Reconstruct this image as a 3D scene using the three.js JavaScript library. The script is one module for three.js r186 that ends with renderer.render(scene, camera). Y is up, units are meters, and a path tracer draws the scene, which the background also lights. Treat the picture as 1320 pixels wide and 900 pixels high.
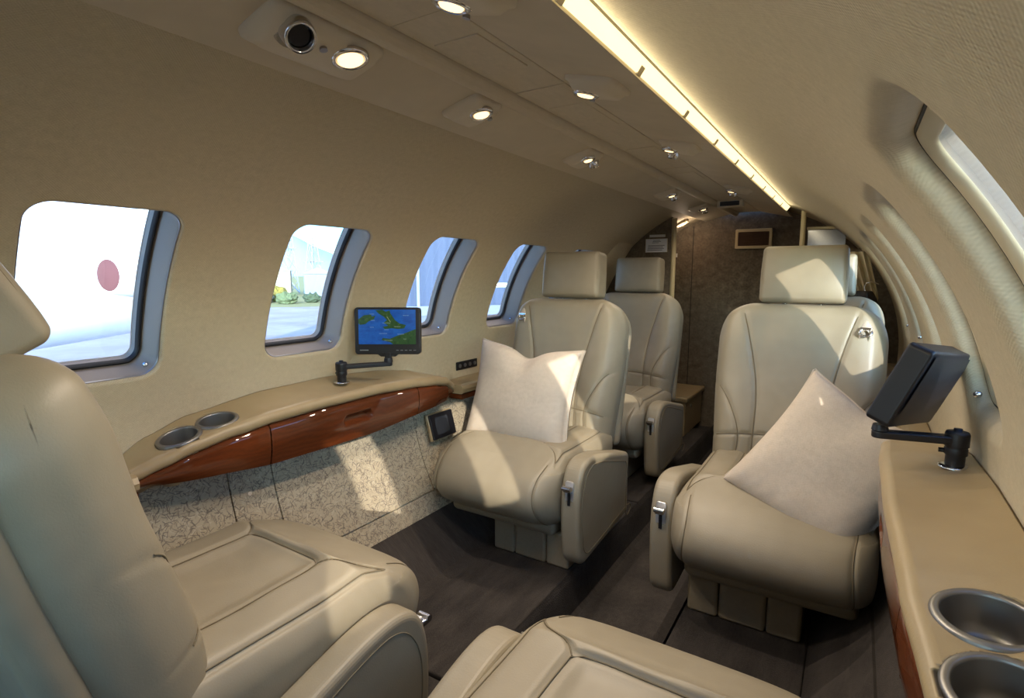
import * as THREE from 'three';
import { mergeGeometries } from 'three/addons/utils/BufferGeometryUtils.js';
import { RoundedBoxGeometry } from 'three/addons/geometries/RoundedBoxGeometry.js';
import { RectAreaLightUniformsLib } from 'three/addons/lights/RectAreaLightUniformsLib.js';
import { ImprovedNoise } from 'three/addons/math/ImprovedNoise.js';
import { Sky } from 'three/addons/objects/Sky.js';

// ---------------------------------------------------------------- camera, sky, sun, exposure
const scene = new THREE.Scene();
const camera = new THREE.PerspectiveCamera(65.47, 1320 / 900, 0.01, 8000);
camera.position.set(0.565, 1.05, 0);
camera.rotation.set(-7.73 * Math.PI / 180, 32.2 * Math.PI / 180, 0, 'YXZ');
const renderer = new THREE.WebGLRenderer({ antialias: true });
renderer.toneMapping = THREE.LinearToneMapping;
renderer.toneMappingExposure = 1.28;
renderer.shadowMap.enabled = true;
RectAreaLightUniformsLib.init();

const sunDir = new THREE.Vector3(1, 0.46, 1.12).normalize();
const sky = new Sky();
sky.scale.setScalar(6000);
sky.material.uniforms.turbidity.value = 3;
sky.material.uniforms.rayleigh.value = 1.0;
sky.material.uniforms.mieCoefficient.value = 0.004;
sky.material.uniforms.mieDirectionalG.value = 0.75;
sky.material.uniforms.sunPosition.value.copy(sunDir);
scene.add(sky);
scene.environmentIntensity = 2.1;
const sun = new THREE.DirectionalLight(0xfff3e2, 5);
sun.position.copy(sunDir).multiplyScalar(30);
sun.castShadow = true;
Object.assign(sun.shadow.camera, { left: -12, right: 12, top: 12, bottom: -12, near: 1, far: 80 });
sun.shadow.mapSize.set(4096, 4096);
scene.add(sun, sun.target);

// ---------------------------------------------------------------- helpers
const PI = Math.PI, V2 = (x, y) => new THREE.Vector2(x, y), V3 = (x, y, z) => new THREE.Vector3(x, y, z);
const noise = new ImprovedNoise();
let seed = 7;
const rnd = () => { seed = (seed * 1664525 + 1013904223) >>> 0; return seed / 4294967296; };
const clamp = (x, a, b) => Math.min(b, Math.max(a, x)), lerp = (a, b, t) => a + (b - a) * t;
const smooth = (a, b, x) => { const t = clamp((x - a) / (b - a), 0, 1); return t * t * (3 - 2 * t); };
const used = new Map();
function numbered(name) { const n = used.get(name) ?? 0; used.set(name, n + 1); return n ? name + '_' + String(n).padStart(3, '0') : name; }
function mesh(name, geo, mat, parent, label) {
  const m = new THREE.Mesh(geo, mat);
  m.name = parent === scene ? numbered(name) : name;
  m.castShadow = m.receiveShadow = true;
  if (label) m.userData.label = label;
  parent.add(m);
  return m;
}
function thing(name, label, category, [x, y, z] = [0, 0, 0], turn = 0, group) {
  const g = new THREE.Group(); g.name = numbered(name); scene.add(g);
  g.position.set(x, y, z); g.rotation.y = turn; g.userData = { label, category };
  if (group) g.userData.group = group;
  return g;
}
function struct(name, label, category) {
  const g = new THREE.Group(); g.name = name; scene.add(g); g.userData = { kind: 'structure', label, category };
  return g;
}
function tf(g, { p = [0, 0, 0], r = [0, 0, 0], s = [1, 1, 1] } = {}) {
  g.applyMatrix4(new THREE.Matrix4().compose(V3(...p), new THREE.Quaternion().setFromEuler(new THREE.Euler(...r)), V3(...s)));
  return g;
}
const plain = (g) => { const o = g.index ? g.toNonIndexed() : g; for (const k of Object.keys(o.attributes)) if (!['position', 'normal', 'uv'].includes(k)) o.deleteAttribute(k); return o; };
const join = (list) => mergeGeometries(list.map(plain));
const box = (w, h, d, r = 0.004, p = [0, 0, 0], rot = [0, 0, 0], seg = 3) => tf(new RoundedBoxGeometry(w, h, d, seg, Math.min(r, w / 2.01, h / 2.01, d / 2.01)), { p, r: rot });
const cyl = (r1, r2, h, p = [0, 0, 0], rot = [0, 0, 0], n = 28) => tf(new THREE.CylinderGeometry(r1, r2, h, n), { p, r: rot });
const tube = (pts, r, n = 40, m = 8, closed = false) => new THREE.TubeGeometry(new THREE.CatmullRomCurve3(pts.map((p) => (p.isVector3 ? p : V3(...p))), closed, 'centripetal'), n, r, m, closed);
const lathe = (pts, n = 40) => new THREE.LatheGeometry(pts.map(([x, y]) => V2(x, y)), n);
// grid of a function (u, v in 0..1) -> [x, y, z, (tu, tv)]
function gridGeo(nu, nv, f) {
  const pos = [], uv = [], idx = [];
  for (let j = 0; j <= nv; j++) for (let i = 0; i <= nu; i++) { const p = f(i / nu, j / nv); pos.push(p[0], p[1], p[2]); uv.push(p[3] ?? i / nu, p[4] ?? j / nv); }
  for (let j = 0; j < nv; j++) for (let i = 0; i < nu; i++) { const a = j * (nu + 1) + i, b = a + 1, c = a + nu + 1, d = c + 1; idx.push(a, b, d, a, d, c); }
  const g = new THREE.BufferGeometry();
  g.setAttribute('position', new THREE.Float32BufferAttribute(pos, 3));
  g.setAttribute('uv', new THREE.Float32BufferAttribute(uv, 2));
  g.setIndex(idx); g.computeVertexNormals();
  return g;
}
// smooth normals across patches whose borders touch
function weld(g) {
  g.computeVertexNormals();
  const p = g.attributes.position, n = g.attributes.normal, m = new Map(), keys = [];
  for (let i = 0; i < p.count; i++) {
    const k = Math.round(p.getX(i) * 5000) + '_' + Math.round(p.getY(i) * 5000) + '_' + Math.round(p.getZ(i) * 5000);
    keys.push(k);
    const v = m.get(k) ?? [0, 0, 0]; v[0] += n.getX(i); v[1] += n.getY(i); v[2] += n.getZ(i); m.set(k, v);
  }
  for (let i = 0; i < p.count; i++) { const v = m.get(keys[i]), l = Math.hypot(...v) || 1; n.setXYZ(i, v[0] / l, v[1] / l, v[2] / l); }
  return g;
}
// a rounded box as six fine grids, each point passed through deform(V3 position, V3 normal, face)
function coords(h, r, n, k) {
  const a = [];
  for (let i = 0; i < k; i++) a.push(-h + r * (1 - Math.tan((1 - i / k) * PI / 4)));
  const m = Math.max(1, n);
  for (let i = 0; i <= m; i++) a.push(lerp(-h + r, h - r, i / m));
  for (let i = 1; i <= k; i++) a.push(h - r + r * Math.tan(i / k * PI / 4));
  return a;
}
function puffPoint(q, h, r, deform, axis, sgn) {
  const inn = V3(clamp(q.x, -h[0] + r, h[0] - r), clamp(q.y, -h[1] + r, h[1] - r), clamp(q.z, -h[2] + r, h[2] - r));
  const d = q.clone().sub(inn); if (d.lengthSq() < 1e-12) d.setComponent(axis, sgn);
  const n = d.normalize(), p = inn.addScaledVector(n, r);
  return deform ? deform(p, n) ?? p : p;
}
function puff(h, r, step, deform, k = 5) {
  const cs = h.map((x) => coords(x, r, Math.ceil((2 * x - 2 * r) / step), k)), pos = [], uv = [], idx = [];
  for (let axis = 0; axis < 3; axis++) for (const sgn of [-1, 1]) {
    const a = (axis + 1) % 3, b = (axis + 2) % 3, A = cs[a], B = cs[b], base = pos.length / 3;
    for (const vb of B) for (const va of A) {
      const q = V3(); q.setComponent(axis, sgn * h[axis]); q.setComponent(a, va); q.setComponent(b, vb);
      const p = puffPoint(q, h, r, deform, axis, sgn);
      pos.push(p.x, p.y, p.z); uv.push(va, vb);
    }
    for (let j = 0; j < B.length - 1; j++) for (let i = 0; i < A.length - 1; i++) {
      const p0 = base + j * A.length + i, p1 = p0 + 1, p2 = p0 + A.length, p3 = p2 + 1;
      sgn > 0 ? idx.push(p0, p1, p3, p0, p3, p2) : idx.push(p0, p3, p1, p0, p2, p3);
    }
  }
  const g = new THREE.BufferGeometry();
  g.setAttribute('position', new THREE.Float32BufferAttribute(pos, 3));
  g.setAttribute('uv', new THREE.Float32BufferAttribute(uv, 2));
  g.setIndex(idx);
  return weld(g);
}
function segDist(px, py, line) {
  let best = 9;
  for (let i = 0; i + 1 < line.length; i++) {
    const [ax, ay] = line[i], [bx, by] = line[i + 1], dx = bx - ax, dy = by - ay, t = clamp(((px - ax) * dx + (py - ay) * dy) / (dx * dx + dy * dy), 0, 1);
    best = Math.min(best, Math.hypot(px - ax - t * dx, py - ay - t * dy));
  }
  return best;
}
const fineLine = (pts, n = 40) => new THREE.CatmullRomCurve3(pts.map(([x, y]) => V3(x, y, 0)), false, 'centripetal').getPoints(n).map((p) => [p.x, p.y]);
const extrude = (shape, depth, bevel = 0.004, seg = 3) => new THREE.ExtrudeGeometry(shape, { depth: depth - 2 * bevel, bevelEnabled: bevel > 0, bevelThickness: bevel, bevelSize: bevel, bevelOffset: -bevel, bevelSegments: seg, curveSegments: 16 });
function polyShape(pts) { const s = new THREE.Shape(); pts.forEach(([x, y], i) => (i ? s.lineTo(x, y) : s.moveTo(x, y))); s.closePath(); return s; }
function roundRect(w, h, r) {
  const s = new THREE.Shape(), x = -w / 2, y = -h / 2;
  s.moveTo(x + r, y); s.lineTo(x + w - r, y); s.absarc(x + w - r, y + r, r, -PI / 2, 0); s.lineTo(x + w, y + h - r); s.absarc(x + w - r, y + h - r, r, 0, PI / 2);
  s.lineTo(x + r, y + h); s.absarc(x + r, y + h - r, r, PI / 2, PI); s.lineTo(x, y + r); s.absarc(x + r, y + r, r, PI, 1.5 * PI);
  return s;
}

// ---------------------------------------------------------------- textures and materials
function dataTex(n, f, rep = 1, srgb = false) {
  const d = new Uint8Array(n * n * 4);
  for (let j = 0; j < n; j++) for (let i = 0; i < n; i++) { const c = f(i / n, j / n, i, j), o = (j * n + i) * 4; if (Array.isArray(c)) { d[o] = c[0]; d[o + 1] = c[1]; d[o + 2] = c[2]; } else d[o] = d[o + 1] = d[o + 2] = c; d[o + 3] = 255; }
  const t = new THREE.DataTexture(d, n, n); t.wrapS = t.wrapT = THREE.RepeatWrapping; t.magFilter = THREE.LinearFilter; t.repeat.set(rep, rep); if (srgb) t.colorSpace = THREE.SRGBColorSpace; t.needsUpdate = true;
  return t;
}
// tileable noise: blends four shifted copies
function tn(u, v, f, z = 0) {
  const g = (a, b) => noise.noise(a * f, b * f, z);
  const wu = u, wv = v;
  return (g(u, v) * (1 - wu) + g(u - 1, v) * wu) * (1 - wv) + (g(u, v - 1) * (1 - wu) + g(u - 1, v - 1) * wu) * wv;
}
const leatherBump = dataTex(256, (u, v) => 128 + 60 * tn(u, v, 40, 1) + 50 * tn(u, v, 90, 2), 8);
const leatherTone = dataTex(256, (u, v) => { const k = 1 + 0.05 * tn(u, v, 5, 3) + 0.03 * tn(u, v, 17, 4); return [clamp(235 * k, 0, 255), clamp(235 * k, 0, 255), clamp(233 * k, 0, 255)]; }, 2, true);
const weaveBump = dataTex(256, (u, v) => { const a = Math.sin(u * PI * 2 * 32), b = Math.sin(v * PI * 2 * 32); return 128 + 60 * a * b + 40 * tn(u, v, 60, 5); }, 7);
const weaveTone = dataTex(512, (u, v) => { const k = 1 + 0.05 * tn(u, v, 90, 6) + 0.045 * tn(u, v * 0.999, 24, 7) + 0.02 * Math.sin(u * PI * 2 * 64) * Math.sin(v * PI * 2 * 64); return [clamp(238 * k, 0, 255), clamp(238 * k, 0, 255), clamp(236 * k, 0, 255)]; }, 3, true);
const carpetTone = dataTex(512, (u, v) => { const k = 1 + 0.22 * tn(u, v, 120, 8) + 0.16 * tn(u, v, 30, 9) + 0.4 * tn(u, v, 5, 10); return [clamp(170 * k, 0, 255), clamp(168 * k, 0, 255), clamp(165 * k, 0, 255)]; }, 2, true);
const carpetBump = dataTex(256, (u, v) => 128 + 110 * tn(u, v, 90, 11), 5);
const suedeTone = dataTex(512, (u, v) => { const k = 1 + 0.25 * tn(u, v, 14, 12) + 0.2 * tn(u, v, 40, 13) + 0.1 * tn(u, v, 100, 14); return [clamp(190 * k, 0, 255), clamp(186 * k, 0, 255), clamp(180 * k, 0, 255)]; }, 2, true);
function canvasTex(w, h, draw) {
  const c = document.createElement('canvas'); c.width = w; c.height = h; draw(c.getContext('2d'), w, h);
  const t = new THREE.CanvasTexture(c); t.colorSpace = THREE.SRGBColorSpace; t.wrapS = t.wrapT = THREE.RepeatWrapping; t.magFilter = THREE.LinearFilter;
  return t;
}
// lower side panels: pale cloth printed with fine curling grey-brown strokes
const printTex = canvasTex(1024, 1024, (c, w, h) => {
  c.fillStyle = '#a99e87'; c.fillRect(0, 0, w, h);
  const stroke = (x, y, a, len, curl, lw, col) => { for (const ox of [-w, 0, w]) for (const oy of [-h, 0, h]) { if (x + ox < -90 || x + ox > w + 90 || y + oy < -90 || y + oy > h + 90) continue; c.strokeStyle = col; c.lineWidth = lw; c.beginPath(); let px = x + ox, py = y + oy, aa = a; c.moveTo(px, py); for (let k = 0; k < 8; k++) { px += Math.cos(aa) * len / 8; py += Math.sin(aa) * len / 8; aa += curl / 8; c.lineTo(px, py); } c.stroke(); } };
  c.lineCap = 'round';
  for (let i = 0; i < 3500; i++) { const x = rnd() * w, y = rnd() * h, a = tn(x / w, y / h, 5, 51) * 6 + (rnd() - 0.5) * 3; stroke(x, y, a, 14 + rnd() * 34, (rnd() - 0.5) * 2, 2.4 + rnd() * 4.4, ['rgba(112,103,93,0.62)', 'rgba(92,86,80,0.6)', 'rgba(140,129,110,0.6)', 'rgba(190,180,158,0.6)', 'rgba(98,90,82,0.6)'][i % 5]); }
});
printTex.repeat.set(2.6, 2.6);
const woodTex = canvasTex(1024, 512, (c, w, h) => {
  const im = c.createImageData(w, h);
  for (let j = 0; j < h; j++) for (let i = 0; i < w; i++) {
    const u = i / w, v = j / h, fig = tn(u, v, 5, 21) * 0.9 + tn(u, v, 12, 22) * 0.4, g = Math.sin((v * 18 + fig * 2.2) * PI * 2) * 0.5 + 0.5, f = tn(u, v * 1, 3, 23), pore = noise.noise(u * 60, v * 900, 24);
    const k = 0.86 + 0.1 * g + 0.3 * f + 0.14 * pore, o = (j * w + i) * 4;
    im.data[o] = clamp(94 * k, 0, 255); im.data[o + 1] = clamp(44 * k, 0, 255); im.data[o + 2] = clamp(15 * k, 0, 255); im.data[o + 3] = 255;
  }
  c.putImageData(im, 0, 0);
});
woodTex.repeat.set(1.6, 4);

const std = (o) => new THREE.MeshStandardMaterial(o), phy = (o) => new THREE.MeshPhysicalMaterial(o);
const M = {
  leather: std({ color: '#988e79', map: leatherTone, bumpMap: leatherBump, bumpScale: 0.0004, roughness: 0.46 }),
  leatherSeam: std({ color: '#6e634d', roughness: 0.8 }),
  console: std({ color: '#ab9774', map: leatherTone, bumpMap: leatherBump, bumpScale: 0.0003, roughness: 0.36 }),
  fabric: std({ color: '#cabc9f', map: weaveTone, bumpMap: weaveBump, bumpScale: 0.0009, roughness: 0.9 }),
  ceiling: std({ color: '#d2c4aa', map: leatherTone, bumpMap: leatherBump, bumpScale: 0.0003, roughness: 0.62 }),
  print: std({ map: printTex, roughness: 0.9 }),
  carpet: std({ color: '#5a5450', map: carpetTone, bumpMap: carpetBump, bumpScale: 0.004, roughness: 1 }),
  suede: std({ color: '#8c8272', map: suedeTone, roughness: 0.95 }),
  wood: phy({ map: woodTex, roughness: 0.7, specularIntensity: 0.2, clearcoat: 1, clearcoatRoughness: 0.03 }),
  pillow: std({ color: '#c9bcac', map: weaveTone, bumpMap: weaveBump, bumpScale: 0.0004, roughness: 0.95 }),
  reveal: std({ color: '#90857a', roughness: 0.75 }),
  gasket: std({ color: '#14161c', roughness: 0.5 }),
  glass: phy({ color: '#ffffff', transmission: 1, thickness: 0, roughness: 0, ior: 1.45 }),
  latch: std({ color: '#d4d3d2', metalness: 0.7, roughness: 0.3 }),
  cup: std({ color: '#8d8b88', metalness: 0.9, roughness: 0.42 }),
  plate: std({ color: '#cdc1a8', roughness: 0.5 }),
  tunnel: std({ color: '#7d746c', roughness: 0.7 }),
  dusty: phy({ color: '#f4f4f4', transmission: 1, thickness: 0, roughness: 0.02, ior: 1.45 }),
  skin: std({ color: '#e8e8e6', roughness: 0.4 }),
  chrome: std({ color: '#d8d8da', metalness: 1, roughness: 0.16 }),
  steel: std({ color: '#a3a3a6', metalness: 1, roughness: 0.36 }),
  black: std({ color: '#15151a', roughness: 0.42 }),
  dark: std({ color: '#2a2420', roughness: 0.7 }),
  post: std({ color: '#c9bb93', roughness: 0.4 }),
  cream: std({ color: '#cfc3a4', roughness: 0.5 }),
};

// ---------------------------------------------------------------- the cabin: a round section, R about (0, YC)
const YC = 0.674, R = 0.7626, Z0 = 1.75, Z1 = -3.5;
const wallPt = (side, s, depth, z) => { const a = s / R, r = R + depth; return [side * r * Math.cos(a), YC + r * Math.sin(a), z]; };
const WIN = { sc: 0.348, hs: 0.192, hz: 0.126, r: 0.042 };
// contour of a rounded rectangle, grown by o, as [dz, ds] for each of n angles
function contour(w, o, n = 128) {
  const hz = w.hz + o, hs = w.hs + o, r = Math.max(0.004, w.r + o), out = [], L = [2 * (hs - r), PI / 2 * r, 2 * (hz - r), PI / 2 * r];
  const per = 2 * (L[0] + L[1] + L[2] + L[3]);
  // fixed share of points per stretch so that contours of different o correspond
  const share = [12, 10, 10, 10];
  const corner = [[hz - r, hs - r, 0], [-(hz - r), hs - r, PI / 2], [-(hz - r), -(hs - r), PI], [hz - r, -(hs - r), 1.5 * PI]];
  for (let c = 0; c < 4; c++) {
    const [cz, cs, a0] = corner[c], next = corner[(c + 1) % 4];
    for (let k = 0; k < share[1]; k++) { const a = a0 + k / share[1] * PI / 2; out.push([cz + r * Math.cos(a), cs + r * Math.sin(a)]); }
    const a1 = a0 + PI / 2, e = [cz + r * Math.cos(a1), cs + r * Math.sin(a1)], f = [next[0] + r * Math.cos(a1), next[1] + r * Math.sin(a1)];
    for (let k = 0; k < 12; k++) out.push([lerp(e[0], f[0], k / 12), lerp(e[1], f[1], k / 12)]);
  }
  return out;
}
function ringGeo(side, zc, sc, rings) {   // rings: arrays of [dz, ds, depth]
  const n = rings[0].length;
  return gridGeo(n, rings.length - 1, (u, v) => { const i = Math.round(u * n) % n, j = Math.round(v * (rings.length - 1)), [dz, ds, d] = rings[j][i]; return [...wallPt(side, sc + ds, d, zc + dz), zc + dz, sc + ds]; });
}
const withDepth = (c, d) => c.map(([a, b]) => [a, b, d]);
function cellRings(w, hz, s0, s1, lip, depth0 = 0) {
  const inner = contour(w, lip), outer = inner.map(([a, b]) => { const t = Math.min(a > 0 ? hz / a : a < 0 ? -hz / a : 1e9, b > 0 ? (s1 - w.sc) / b : b < 0 ? (s0 - w.sc) / b : 1e9); return [a * t, b * t]; });
  // pull the four ring points nearest the corners onto them
  for (const [cz, cs] of [[hz, s1 - w.sc], [-hz, s1 - w.sc], [-hz, s0 - w.sc], [hz, s0 - w.sc]]) { let bi = 0, bd = 9; outer.forEach(([a, b], i) => { const d = Math.hypot(a - cz, b - cs); if (d < bd) { bd = d; bi = i; } }); outer[bi] = [cz, cs]; }
  const rings = [];
  for (let k = 0; k <= 6; k++) rings.push(outer.map(([a, b], i) => [lerp(a, inner[i][0], k / 6), lerp(b, inner[i][1], k / 6), depth0]));
  if (depth0 === 0) for (let k = 1; k <= 6; k++) { const a = k / 6 * PI / 2, o = lip * (1 - Math.sin(a)), d = lip * (1 - Math.cos(a)); rings.push(withDepth(contour(w, o), d)); }
  return rings;
}
const plainBand = (side, z0, z1, s0, s1, d = 0, nz = 4) => gridGeo(nz, Math.max(2, Math.ceil((s1 - s0) / 0.03)), (u, v) => { const z = lerp(z0, z1, u), s = lerp(s0, s1, v); return [...wallPt(side, s, d, z), z, s]; });
function inward(g) {   // all lining patches wound alike, towards the cabin axis
  g.computeVertexNormals();
  const p = g.attributes.position, n = g.attributes.normal; let d = 0;
  for (let i = 0; i < p.count; i++) d += n.getX(i) * p.getX(i) + n.getY(i) * (p.getY(i) - YC);
  if (d > 0) { const a = g.index.array; for (let i = 0; i < a.length; i += 3) { const t = a[i + 1]; a[i + 1] = a[i + 2]; a[i + 2] = t; } }
  return g;
}
const S0 = 0.06, S1 = 0.645, LIPS = { '-1': 0.009, '1': 0.03 }, SKIN = 0.095;
const DOOR = { sc: 0.08, hs: 0.5, hz: 0.3, r: 0.12 };
function makeWall(side, name, label, centres, doorZ) {
  const w = struct(name, label, 'wall');
  const geos = [], skins = [];
  geos.push(plainBand(side, Z0, Z1, S1, 1.05)); skins.push(plainBand(side, Z0, Z1, S1, 1.05, SKIN));
  const cells = [...centres.map((z) => [z, 0.255, WIN])];
  let zs = [Z0];
  cells.forEach(([z, h, win], k) => {
    geos.push(ringGeo(side, z, win.sc, cellRings(win, h, S0, S1, LIPS[side])));
    skins.push(ringGeo(side, z, win.sc, cellRings(win, h, S0, S1, -0.02, SKIN)));
    zs.push(z + h, z - h);
  });
  zs.push(Z1);
  const low = -0.62;
  if (doorZ) {
    const h = (zs[0] - zs[1]) / 2, z = (zs[0] + zs[1]) / 2;
    geos.push(ringGeo(side, z, DOOR.sc, cellRings(DOOR, h, low, S1, 0.012)));
    skins.push(ringGeo(side, z, DOOR.sc, cellRings(DOOR, h, low, S1, -0.01, SKIN)));
    geos.push(ringGeo(side, z, DOOR.sc, [withDepth(contour(DOOR, 0), 0.012), withDepth(contour(DOOR, -0.01), SKIN)]));
    geos.push(plainBand(side, zs[1], Z1, low, S0)); skins.push(plainBand(side, zs[1], Z1, low, S0, SKIN));
  } else {
    geos.push(plainBand(side, zs[0], zs[1], S0, S1)); skins.push(plainBand(side, zs[0], zs[1], S0, S1, SKIN));
    geos.push(plainBand(side, Z0, Z1, low, S0)); skins.push(plainBand(side, Z0, Z1, low, S0, SKIN));
  }
  for (let k = 2; k + 1 < zs.length; k += 2) if (zs[k] - zs[k + 1] > 0.002) { geos.push(plainBand(side, zs[k], zs[k + 1], S0, S1)); skins.push(plainBand(side, zs[k], zs[k + 1], S0, S1, SKIN)); }
  mesh('fabric_lining', weld(mergeGeometries(geos.map(inward))), M.fabric, w);
  mesh('outer_skin', weld(mergeGeometries(skins.map(inward))), M.skin, w);
  return w;
}
const leftZ = [0.55, 0.04, -0.47, -0.98, -1.49, -2.0, -2.51], rightZ = leftZ.map((z) => z - 0.11);
const wallL = makeWall(-1, 'wall_left', 'tan woven cabin wall with the row of four windows above the wooden console', leftZ, true);
const wallR = makeWall(1, 'wall_right', 'tan woven cabin wall curving over the right-hand console', rightZ, false);
let winNo = 0;
function makeWindow(side, z) {
  const g = struct('window_' + (++winNo), side < 0 ? 'rounded cabin window with grey reveal in the left-hand wall' : 'rounded cabin window with grey reveal in the right-hand wall', 'window');
  const LIP = LIPS[side], D1 = side < 0 ? 0.08 : 0.038, ring = (list) => weld(ringGeo(side, z, WIN.sc, list.map(([o, d]) => withDepth(contour(WIN, o), d))));
  const bead = (o, d, w, h) => ring(Array.from({ length: 9 }, (_, k) => [o - w * k / 8, d - h * Math.sin(k / 8 * PI)]));
  const pane = (o, d) => { const c = contour(WIN, o), rings = []; for (let k = 0; k <= 5; k++) rings.push(c.map(([a, b]) => [a * (1 - k / 5), b * (1 - k / 5), d])); return ringGeo(side, z, WIN.sc, rings); };
  if (side < 0) {
    mesh('trim', bead(0.0015, LIP, 0.004, 0.003), M.steel, g, 'thin bright edge trim');
    mesh('reveal', ring([[-0.001, LIP], [-0.003, LIP + 0.006], [-0.006, D1 - 0.006], [-0.009, D1]]), M.reveal, g, 'grey window reveal');
    mesh('gasket', bead(-0.005, D1, 0.012, 0.009), M.gasket, g, 'black rubber gasket');
    mesh('outer_reveal', ring([[-0.016, D1], [-0.018, SKIN]]), M.reveal, g);
    mesh('pane', pane(-0.014, D1), M.glass, g);
  } else {
    mesh('gasket', bead(0.001, LIP, 0.004, 0.002), M.gasket, g, 'black rubber gasket');
    mesh('bezel', ring([[-0.002, LIP + 0.002], [-0.004, LIP - 0.002], [-0.016, LIP + 0.002], [-0.019, D1]]), M.cream, g, 'pale window bezel');
    mesh('tunnel', ring([[-0.019, D1], [-0.024, SKIN - 0.008]]), M.tunnel, g, 'grey-brown window tunnel');
    mesh('outer_frame', ring([[-0.023, SKIN - 0.008], [-0.027, SKIN - 0.012], [-0.033, SKIN - 0.008], [-0.034, SKIN]]), M.skin, g, 'white outer frame');
    mesh('inner_pane', pane(-0.018, D1 - 0.001), M.dusty, g, 'dusty inner pane');
    mesh('outer_pane', pane(-0.03, SKIN - 0.004), M.glass, g);
  }
  const [x, y] = wallPt(side, WIN.sc - WIN.hs + 0.016, side < 0 ? 0.03 : 0.012, 0);   // chrome stud in the lower aft corner
  mesh('stud', tf(new THREE.SphereGeometry(0.0065, 14, 10), { p: [x, y, z - WIN.hz + 0.016] }), M.chrome, g, 'chrome stud');
  return g;
}
leftZ.forEach((z) => makeWindow(-1, z)); rightZ.forEach((z) => makeWindow(1, z));

// lower side panels (each a piece of its own) and a kick strip
function curvedPanel(side, z0, z1, s0, s1, d0, th) {
  const g = [];
  const f = (d) => gridGeo(2, 10, (u, v) => { const z = lerp(z0, z1, u), s = lerp(s0, s1, v); return [...wallPt(side, s, d, z), z, s]; });
  g.push(f(d0 - th), f(d0));
  const edge = (za, sa, zb, sb) => gridGeo(8, 1, (u, v) => { const z = lerp(za, zb, u), s = lerp(sa, sb, u); return [...wallPt(side, s, d0 - th * v, z), z, s]; });
  g.push(edge(z0, s0, z0, s1), edge(z1, s0, z1, s1), edge(z0, s0, z1, s0), edge(z0, s1, z1, s1));
  return mergeGeometries(g);
}
for (const [side, w] of [[-1, wallL], [1, wallR]]) {
  const cuts = [0.78, -0.02, -0.728, -0.848, -1.412, -2.2, -3.04];
  for (let k = 0; k + 1 < cuts.length; k++) mesh('wall_panel', curvedPanel(side, cuts[k] - 0.002, cuts[k + 1] + 0.002, -0.4, -0.07, -0.001, 0.01), side < 0 ? M.print : M.carpet, w, k ? undefined : side < 0 ? 'pale panel with curling grey print' : 'dark grey carpeted panel');
  mesh('kick_strip', curvedPanel(side, 0.78, -3.04, -0.47, -0.404, -0.001, 0.014), side < 0 ? M.print : M.carpet, w);
}
mesh('snap_button', cyl(0.006, 0.006, 0.004, wallPt(-1, -0.19, -0.013, -0.775), [0, 0, PI / 2 + 0.25], 16), M.chrome, wallL, 'chrome snap button');
// ends of the cabin
function discWall(name, label, z, mat, th = 0.04) {
  const sh = new THREE.Shape(); sh.absarc(0, YC, R + SKIN, 0, 2 * PI);
  const g = struct(name, label, 'wall');
  mesh('bulkhead', tf(new THREE.ExtrudeGeometry(sh, { depth: th, bevelEnabled: false, curveSegments: 48 }), { p: [0, 0, z] }), mat, g);
  return g;
}
const wallB = discWall('wall_back', 'dark brown mottled aft bulkhead behind the seats', Z1 - 0.04, M.suede);
{ // forward bulkhead, open to the windscreen
  const g = struct('wall_front', 'tan forward bulkhead of the cabin', 'wall'), sh = new THREE.Shape(); sh.absarc(0, YC, R + SKIN, 0, 2 * PI);
  const hole = new THREE.Path(roundRect(0.96, 0.56, 0.12).getPoints(12).map((p) => V2(p.x, p.y + 0.98))); sh.holes.push(hole);
  mesh('bulkhead', tf(new THREE.ExtrudeGeometry(sh, { depth: 0.04, bevelEnabled: false, curveSegments: 48 }), { p: [0, 0, Z0] }), M.fabric, g);
  const w = struct('window_' + 90, 'wide windscreen ahead of the cabin', 'window');
  mesh('pane', tf(new THREE.ShapeGeometry(roundRect(0.96, 0.56, 0.12), 12), { p: [0, 0.98, Z0 + 0.03] }), M.glass, w);
}
// floor: dropped aisle, raised decks, sloping side carpets
const floor = struct('floor', 'dark grey-brown cabin carpet with a dropped centre aisle', 'floor');
const strip = (pts, z0 = Z0, z1 = Z1 + 0.001) => { const g = []; for (let k = 0; k + 1 < pts.length; k++) { const [ax, ay] = pts[k], [bx, by] = pts[k + 1]; g.push(gridGeo(6, 1, (u, v) => { const x = lerp(ax, bx, v), y = lerp(ay, by, v), z = lerp(z0, z1, u); return [x, y, z, z, x + y]; })); } return mergeGeometries(g); };
mesh('aisle_carpet', strip([[-0.125, 0.128], [-0.12, 0.11], [-0.108, 0.012], [-0.096, 0], [0.19, 0], [0.2, 0.012], [0.212, 0.11], [0.216, 0.128]]), M.carpet, floor);
mesh('side_carpet', strip([[-0.675, 0.31], [-0.64, 0.262], [-0.5, 0.15], [-0.47, 0.128], [-0.42, 0.122], [-0.41, 0.115]]), M.carpet, floor);
mesh('side_carpet', strip([[0.68, 0.335], [0.64, 0.278], [0.57, 0.19], [0.545, 0.155], [0.535, 0.14], [0.52, 0.115]]), M.carpet, floor);
for (const [x0, x1, cuts] of [[-0.415, -0.126, [1.2, 0.2, -0.872, -2.06, -3.3]], [0.222, 0.526, [1.2, 0.2, -0.872, -2.06, -3.3]]])
  for (let k = 0; k + 1 < cuts.length; k++) mesh('deck_panel', box(x1 - x0, 0.03, cuts[k] - cuts[k + 1] - 0.008, 0.006, [(x0 + x1) / 2, 0.117, (cuts[k] + cuts[k + 1]) / 2]), M.carpet, floor);
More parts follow.
